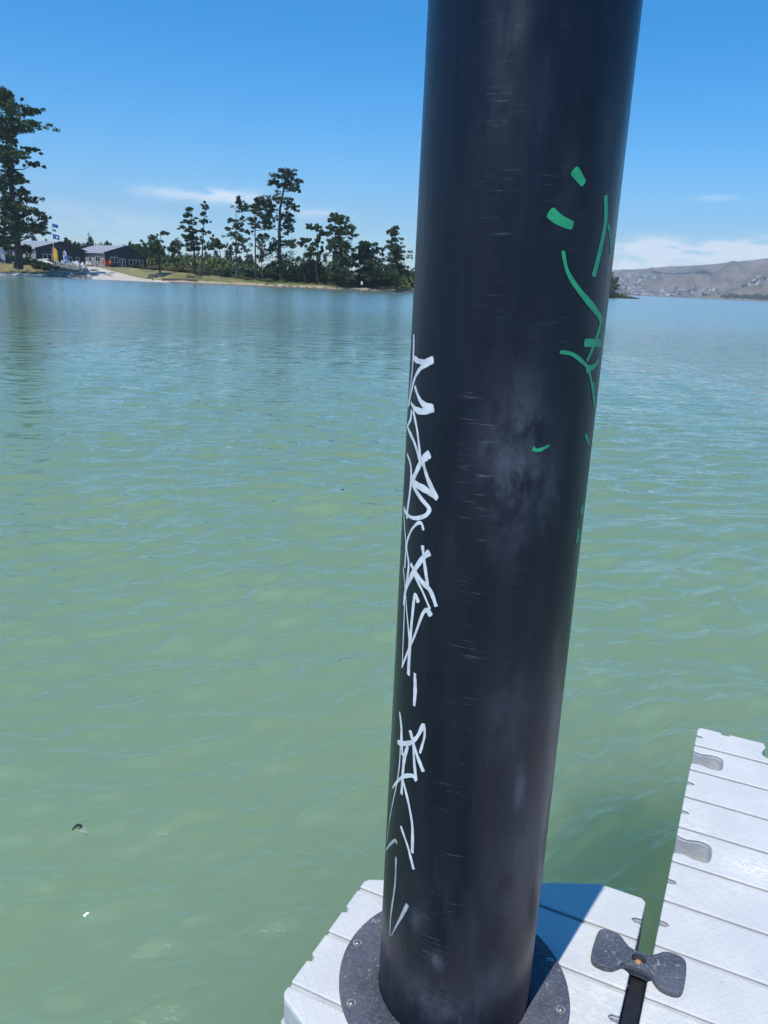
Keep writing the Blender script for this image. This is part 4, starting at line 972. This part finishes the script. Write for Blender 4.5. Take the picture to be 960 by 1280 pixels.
# ------------------------------------------------------------------ pile
def pile_material():
    m = bpy.data.materials.new('black_polyethylene'); m.use_nodes = True; t = m.node_tree; b = t.nodes['Principled BSDF']
    tc = nn(t, 'ShaderNodeTexCoord'); v = tc.outputs['Object']; sp = nn(t, 'ShaderNodeSeparateXYZ'); t.links.new(v, sp.inputs[0])
    ang = mth(t, 'ARCTAN2', sp.outputs[0], mth(t, 'MULTIPLY', sp.outputs[1], -1.)); z = sp.outputs[2]          # 0 faces the walkway side
    cx = nn(t, 'ShaderNodeCombineXYZ'); t.links.new(mth(t, 'MULTIPLY', ang, PR), cx.inputs[0]); t.links.new(z, cx.inputs[1]); uv = cx.outputs[0]
    def mp(sx, sy, ox=0):
        n = nn(t, 'ShaderNodeMapping'); n.inputs['Scale'].default_value = (sx, sy, 1); n.inputs['Location'].default_value = (ox, ox * .7, 0); t.links.new(uv, n.inputs[0]); return n.outputs[0]
    base = (.0042, .0056, .0135)
    c = mixc(t, ramp(t, noise(t, mp(9, 1.0), 2.2, 5, .6), .35, .7), base, (.0085, .0108, .0215))
    # chalky bloom, long up and down
    c = mixc(t, ramp(t, noise(t, mp(6, 1.6, 3), 1.7, 6, .65), .52, .78, 0, .5), c, (.034, .039, .053))
    def blob(a0, z0, sa, sz_, k):
        da = mth(t, 'MULTIPLY', mth(t, 'SUBTRACT', ang, a0), 1 / sa); dz = mth(t, 'MULTIPLY', mth(t, 'SUBTRACT', z, z0), 1 / sz_)
        return mth(t, 'MULTIPLY', mth(t, 'POWER', 2.718, mth(t, 'MULTIPLY', mth(t, 'ADD', mth(t, 'MULTIPLY', da, da), mth(t, 'MULTIPLY', dz, dz)), -1.)), k)
    bl = None
    for a in PBLOBS:
        q_ = blob(*a); bl = q_ if bl is None else mth(t, 'ADD', bl, q_)
    bl = mth(t, 'MULTIPLY', bl, ramp(t, noise(t, mp(15, 8, 5), 1.2, 7, .72), .34, .66, .1, 1.2))
    c = mixc(t, mth(t, 'MINIMUM', bl, .9), c, (.072, .081, .108))
    # handling wear: short level scratches in upright bands; TICK's also paints in sun sheen
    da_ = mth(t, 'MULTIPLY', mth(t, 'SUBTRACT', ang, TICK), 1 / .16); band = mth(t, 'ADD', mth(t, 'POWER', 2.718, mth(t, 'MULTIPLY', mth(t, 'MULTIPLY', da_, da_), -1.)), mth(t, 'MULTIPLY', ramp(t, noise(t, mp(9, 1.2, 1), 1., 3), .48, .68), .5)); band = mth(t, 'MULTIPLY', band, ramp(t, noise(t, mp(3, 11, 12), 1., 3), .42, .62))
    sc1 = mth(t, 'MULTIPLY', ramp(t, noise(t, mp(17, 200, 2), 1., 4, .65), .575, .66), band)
    sc2 = mth(t, 'MULTIPLY', ramp(t, noise(t, mp(260, 9, 8), 1., 4, .6), .61, .69), ramp(t, noise(t, mp(5, 2, 4), 1.4, 3), .54, .70))
    sc3 = ramp(t, noise(t, mp(60, 75, 6), 1., 5, .8), .665, .73)
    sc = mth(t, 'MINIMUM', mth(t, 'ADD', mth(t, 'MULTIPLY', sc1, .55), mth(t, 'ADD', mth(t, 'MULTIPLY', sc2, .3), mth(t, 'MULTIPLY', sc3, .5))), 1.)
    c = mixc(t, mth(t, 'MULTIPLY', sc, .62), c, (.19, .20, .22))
    t.links.new(c, b.inputs['Base Color'])
    rg = ramp(t, noise(t, mp(10, 2, 7), 1.5, 4), .3, .7, .27, .42); t.links.new(mth(t, 'ADD', rg, mth(t, 'MULTIPLY', bl, .12)), b.inputs['Roughness'])
    b.inputs['Specular IOR Level'].default_value = .32
    bn = nn(t, 'ShaderNodeBump'); bn.inputs['Strength'].default_value = .25; bn.inputs['Distance'].default_value = .0015
    t.links.new(mth(t, 'ADD', mth(t, 'MULTIPLY', noise(t, mp(60, 2, 9), 1., 4), 1.), mth(t, 'MULTIPLY', sc, -.6)), bn.inputs['Height']); t.links.new(bn.outputs[0], b.inputs['Normal'])
    return m


def cyl(px, py):
    """angle and height where the sight line of the photo meets the pile; the angle is 0 on the walkway side"""
    d = ray(px, py); o = -PC; a = d[0] ** 2 + d[1] ** 2; b = 2 * (d[0] * o[0] + d[1] * o[1]); c = o @ o - PR ** 2; disc = b * b - 4 * a * c
    t = (-b - math.sqrt(max(disc, 0))) / (2 * a); p = d * t
    return math.atan2(p[0] - PC[0], -(p[1] - PC[1])), H + p[2]


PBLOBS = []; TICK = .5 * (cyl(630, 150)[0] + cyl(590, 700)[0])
for px, py, sx, sy, k in [(650, 575, .22, .13, 1.0), (610, 560, .14, .10, .35), (690, 620, .13, .09, .4), (705, 235, .10, .05, .35), (650, 985, .07, .05, .95), (640, 900, .3, .07, .35), (640, 40, .2, .2, .3), (520, 1150, .08, .03, .5), (545, 1200, .09, .022, .9), (560, 1265, .5, .05, .5), (700, 1000, .2, .3, .3), (650, 1080, .3, .16, .32), (520, 1240, .3, .06, .3), (620, 1230, .3, .05, .3)]:
    a, z = cyl(px, py); PBLOBS.append((a, z, sx, sy, k))
pile = empty('mooring_pile', (PC[0], PC[1], 0), 'tall scuffed black plastic pile with white and green graffiti', 'pile')
q = MB(); q.lathe([(PR, -2.2), (PR, 0), (PR, 1.), (PR, 2.), (PR, 3.0)], 160); q.lathe([(.001, 3.0), (PR, 3.0)], 160)
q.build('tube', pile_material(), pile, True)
q = MB(); q.lathe([(PR + .004, 2.9), (PR + .004, 3.02), (PR * .95, 3.05), (.001, 3.12)], 96); q.build('cap', MT['collar'], pile, True)
def paint(name, c, worn, hold):
    """marker paint, worn through in places to the black plastic"""
    m = mat(name, c, tuple(x * .8 for x in c), 45, .5); t = m.node_tree; b = t.nodes['Principled BSDF']; tc = nn(t, 'ShaderNodeTexCoord')
    mp = nn(t, 'ShaderNodeMapping'); mp.inputs['Scale'].default_value = (1, 1, .5); t.links.new(tc.outputs['Object'], mp.inputs[0])
    src = b.inputs['Base Color'].links[0].from_socket; f = mth(t, 'ADD', mth(t, 'MULTIPLY', ramp(t, noise(t, mp.outputs[0], 230, 5, .8), .55, .75), worn), mth(t, 'MULTIPLY', ramp(t, noise(t, mp.outputs[0], 34, 4, .7), .5, .75), worn * .6), clamp=True)
    t.links.new(mixc(t, f, src, (.03, .035, .05)), b.inputs['Base Color']); return m


wm_ = paint('white_marker_paint', (.72, .74, .79), .35, 1); wf_ = paint('faded_white_marker_paint', (.42, .45, .50), 1.0, 1); gm_ = paint('green_marker_paint', (.022, .36, .165), .30, 1)
NS = [0]


def stroke(name, pts, w, m, taper=(1, 1), lift=.00022):
    """a painted line lying on the skin of the pile; pts in photo pixels are turned into angle and height"""
    P2 = np.array([(cyl(*p)[0] * PR, cyl(*p)[1]) for p in pts]); k = len(P2); C = []
    for i in range(k - 1):
        p0, p1, p2, p3 = P2[max(i - 1, 0)], P2[i], P2[i + 1], P2[min(i + 2, k - 1)]
        for t in np.linspace(0, 1, 9, endpoint=(i == k - 2)):
            C.append(.5 * ((2 * p1) + (-p0 + p2) * t + (2 * p0 - 5 * p1 + 4 * p2 - p3) * t * t + (-p0 + 3 * p1 - 3 * p2 + p3) * t ** 3))
    C = np.array(C); T = np.gradient(C, axis=0); T /= np.linalg.norm(T, axis=1)[:, None] + 1e-9; N = np.stack([-T[:, 1], T[:, 0]], 1)
    tt = np.linspace(0, 1, len(C)); wd = w / 2 * (taper[0] + (taper[1] - taper[0]) * tt) * (1 + ((.14 * np.sin(tt * 7 + NS[0]) + .08 * np.sin(tt * 23 + 2 * NS[0])) if w < .012 else .04 * np.sin(tt * 5)))
    # rounded ends
    capn = 4; L = [C[0] - T[0] * wd[0] * .4 * math.sin(a) for a in np.linspace(math.pi / 2, 0, capn, endpoint=False)]; Lw = [wd[0] * math.cos(a) for a in np.linspace(math.pi / 2, 0, capn, endpoint=False)]
    E_ = [C[-1] + T[-1] * wd[-1] * .4 * math.sin(a) for a in np.linspace(0, math.pi / 2, capn + 1)[1:]]; Ew = [wd[-1] * math.cos(a) for a in np.linspace(0, math.pi / 2, capn + 1)[1:]]
    C = np.vstack([L, C, E_]); wd = np.concatenate([Lw, wd, Ew]); N = np.vstack([[N[0]] * capn, N, [N[-1]] * capn])
    r_ = PR + lift + NS[0] * 1.0e-5; V = []; cols = 4
    for c, n, w_ in zip(C, N, wd):
        for j in range(cols + 1):
            a, z = c + n * w_ * (2 * j / cols - 1); a /= PR; V.append((r_ * math.sin(a), -r_ * math.cos(a), z))
    Q = [(i * (cols + 1) + j, i * (cols + 1) + j + 1, (i + 1) * (cols + 1) + j + 1, (i + 1) * (cols + 1) + j) for i in range(len(C) - 1) for j in range(cols)]
    o = arr_mesh(name, V, Q, m, pile, smooth=True); NS[0] += 1; return o


def zs(ox, oy, sc, pts): return [(ox + x / sc, oy + y / sc) for x, y in pts]


Z3 = (490, 410, 5.5625); Z4 = (490, 630, 5.5625); Z5 = (470, 840, 3.7625); Z1 = (640, 190, 4.4125); Z2 = (620, 480, 4.57)
WH = [(Z3, [(152, 50), (149, 190), (133, 380), (112, 560)], .0085, 1, .6), (Z3, [(150, 203), (180, 228), (230, 238), (283, 222)], .011, .8, 1.1), (Z3, [(272, 230), (195, 285), (152, 370), (118, 540)], .0095, 1.2, .6),
      (Z3, [(160, 408), (190, 490), (225, 535), (285, 553)], .0095, .8, 1.2), (Z3, [(133, 520), (160, 560), (205, 580), (288, 566)], .0115, .6, 1.1), (Z3, [(137, 570), (128, 640), (106, 685)], .009, 1, .8),
      (Z3, [(108, 680), (150, 780), (195, 920)], .0085, .8, 1), (Z3, [(150, 580), (177, 720), (197, 900)], .008, .9, .9), (Z3, [(258, 878), (205, 930), (152, 1040), (135, 1068)], .011, 1.3, .9), (Z3, [(215, 930), (250, 1050), (312, 1182)], .009, 1, 1),
      (Z3, [(312, 1182), (230, 1122), (138, 1068)], .0115, .9, 1.1), (Z3, [(107, 875), (130, 950), (132, 1080), (108, 1270), (104, 1320)], .009, .7, 1), (Z3, [(145, 1092), (200, 1180), (253, 1245), (256, 1275), (225, 1308), (160, 1322), (110, 1300), (84, 1250)], .0105, .8, .8),
      (Z4, [(84, 40), (88, 150), (97, 280), (90, 440)], .007, .6, .8), (Z4, [(219, 178), (203, 132), (168, 142), (127, 200), (103, 290), (117, 420), (104, 530), (94, 600)], .0085, .7, .8), (Z4, [(213, 293), (225, 400), (248, 560)], .0085, 1, .8),
      (Z4, [(258, 338), (210, 382), (152, 470), (98, 590), (82, 700)], .010, 1.3, .7), (Z4, [(133, 418), (200, 530), (265, 600), (307, 708)], .0105, .9, .9), (Z4, [(150, 480), (210, 600), (264, 728)], .0065, .8, .8),
      (Z4, [(268, 773), (250, 742), (215, 762), (152, 930), (70, 1135)], .009, 1.2, .5), (Z4, [(183, 678), (162, 635), (150, 700), (127, 950), (115, 1185)], .009, 1., 1), (Z4, [(80, 440), (90, 560), (118, 900), (120, 960)], .006, .7, .8),
      (Z4, [(90, 640), (85, 800), (72, 1130)], .0055, .8, .5), (Z4, [(160, 1180), (162, 1290), (155, 1400)], .0085, 1, 1),
      (Z5, [(112, 188), (120, 260), (125, 390)], .0095, .7, .9), (Z5, [(103, 330), (150, 336), (190, 310), (222, 250)], .0105, .9, .8), (Z5, [(224, 245), (229, 300), (207, 380)], .0085, .8, .6), (Z5, [(162, 278), (190, 380), (222, 465)], .010, .9, .8),
      (Z5, [(176, 340), (181, 430), (189, 505)], .008, .8, .9), (Z5, [(189, 508), (170, 487), (122, 496), (78, 545)], .0095, 1.1, .5), (Z5, [(150, 352), (132, 420), (121, 572)], .010, .9, .9), (Z5, [(119, 270), (106, 480), (66, 690), (52, 800)], .0042, 1, .5),
      (Z5, [(126, 505), (150, 600), (171, 720), (171, 848)], .008, .9, .9), (Z5, [(119, 728), (150, 820), (177, 925)], .008, .9, .8), (Z5, [(99, 803), (86, 793), (48, 840)], .0075, 1.2, .5), (Z5, [(95, 873), (90, 1000), (70, 1150), (66, 1240)], .0078, 1, .4), (Z5, [(148, 1095), (120, 1150), (74, 1238)], .009, 1.2, .25)]
for Z, p, w, a, b in WH: stroke('white_graffiti_stroke', zs(*Z, p), w * 1.04, wf_ if Z is Z5 and p[0][1] > 780 else wm_, (a, b))
GR = [(Z1, [(345, 105), (392, 172)], .0175, 1, .75), (Z1, [(213, 335), (262, 375), (328, 405)], .0185, 1, .8), (Z1, [(515, 245), (517, 330), (510, 420), (480, 560), (450, 680)], .0125, .9, 1), (Z1, [(530, 400), (540, 480), (543, 560)], .009, .8, .5),
      (Z1, [(281, 548), (310, 670), (390, 790), (480, 905), (495, 930)], .009, .7, 1.4), (Z1, [(490, 930), (470, 1010), (414, 1150)], .009, 1.2, .9), (Z1, [(402, 1052), (488, 1052)], .0135, 1, 1), (Z1, [(265, 1103), (330, 1115), (390, 1160), (420, 1200), (440, 1290), (450, 1370)], .0105, .5, .9),
      (Z1, [(412, 1198), (448, 1185), (474, 1145)], .011, 1.2, .7), (Z2, [(552, 0), (556, 60), (560, 130)], .011, 1, .6), (Z2, [(212, 370), (242, 378), (302, 351)], .0085, 1, .45), (Z2, [(510, 290), (530, 345)], .011, .8, .5), (Z2, [(488, 705), (490, 735)], .02, .8, .8), (Z2, [(468, 832), (463, 900)], .018, .6, .8)]
for Z, p, w, a, b in GR: stroke('green_graffiti_stroke', zs(*Z, p), w, gm_, (a, b))

# ------------------------------------------------------------------ a leaf adrift
lf = empty('floating_leaf', (-1.035, 2.455, .012), 'small curled dark and pale leaf drifting on the water', 'leaf')
V = []; n = 10
for i in range(n + 1):
    x = i / n; w = .012 * math.sin(math.pi * x) ** .7 + .001
    for j in (-1, 0, 1): V.append((.05 * (x - .5), j * w, .012 * math.sin(x * 3.0) + abs(j) * .006))
Q = [(i * 3 + j, i * 3 + j + 1, (i + 1) * 3 + j + 1, (i + 1) * 3 + j) for i in range(n) for j in range(2)]
o = arr_mesh('blade', V, Q, mat('leaf_underside', (.30, .36, .28), (.2, .24, .18), 60, .6), lf, smooth=True); o.rotation_euler = (0, 0, -.6); o.modifiers.new('solid', 'SOLIDIFY').thickness = .0012
o = arr_mesh('blade', np.array(V) * np.array([.8, .8, 1.1]), Q, mat('dark_leaf', (.02, .04, .02), (.03, .05, .025), 60, .6), lf, smooth=True); o.location = (-.02, .012, .002); o.rotation_euler = (0, 0, .35); o.modifiers.new('solid', 'SOLIDIFY').thickness = .0012

# ------------------------------------------------------------------ haze over the estuary
hm = bpy.data.materials.new('sea_haze'); hm.use_nodes = True; t = hm.node_tree; t.nodes.clear(); pv = nn(t, 'ShaderNodeVolumePrincipled'); pv.inputs['Color'].default_value = (.78, .89, 1, 1); pv.inputs['Density'].default_value = .00018; pv.inputs['Anisotropy'].default_value = .1
oo = nn(t, 'ShaderNodeOutputMaterial'); t.links.new(pv.outputs[0], oo.inputs['Volume'])
q = MB(); q.box((0, 0, 200), (10400, 10400, 410)); hb = q.build('haze', hm); struct(hb, 'stuff')
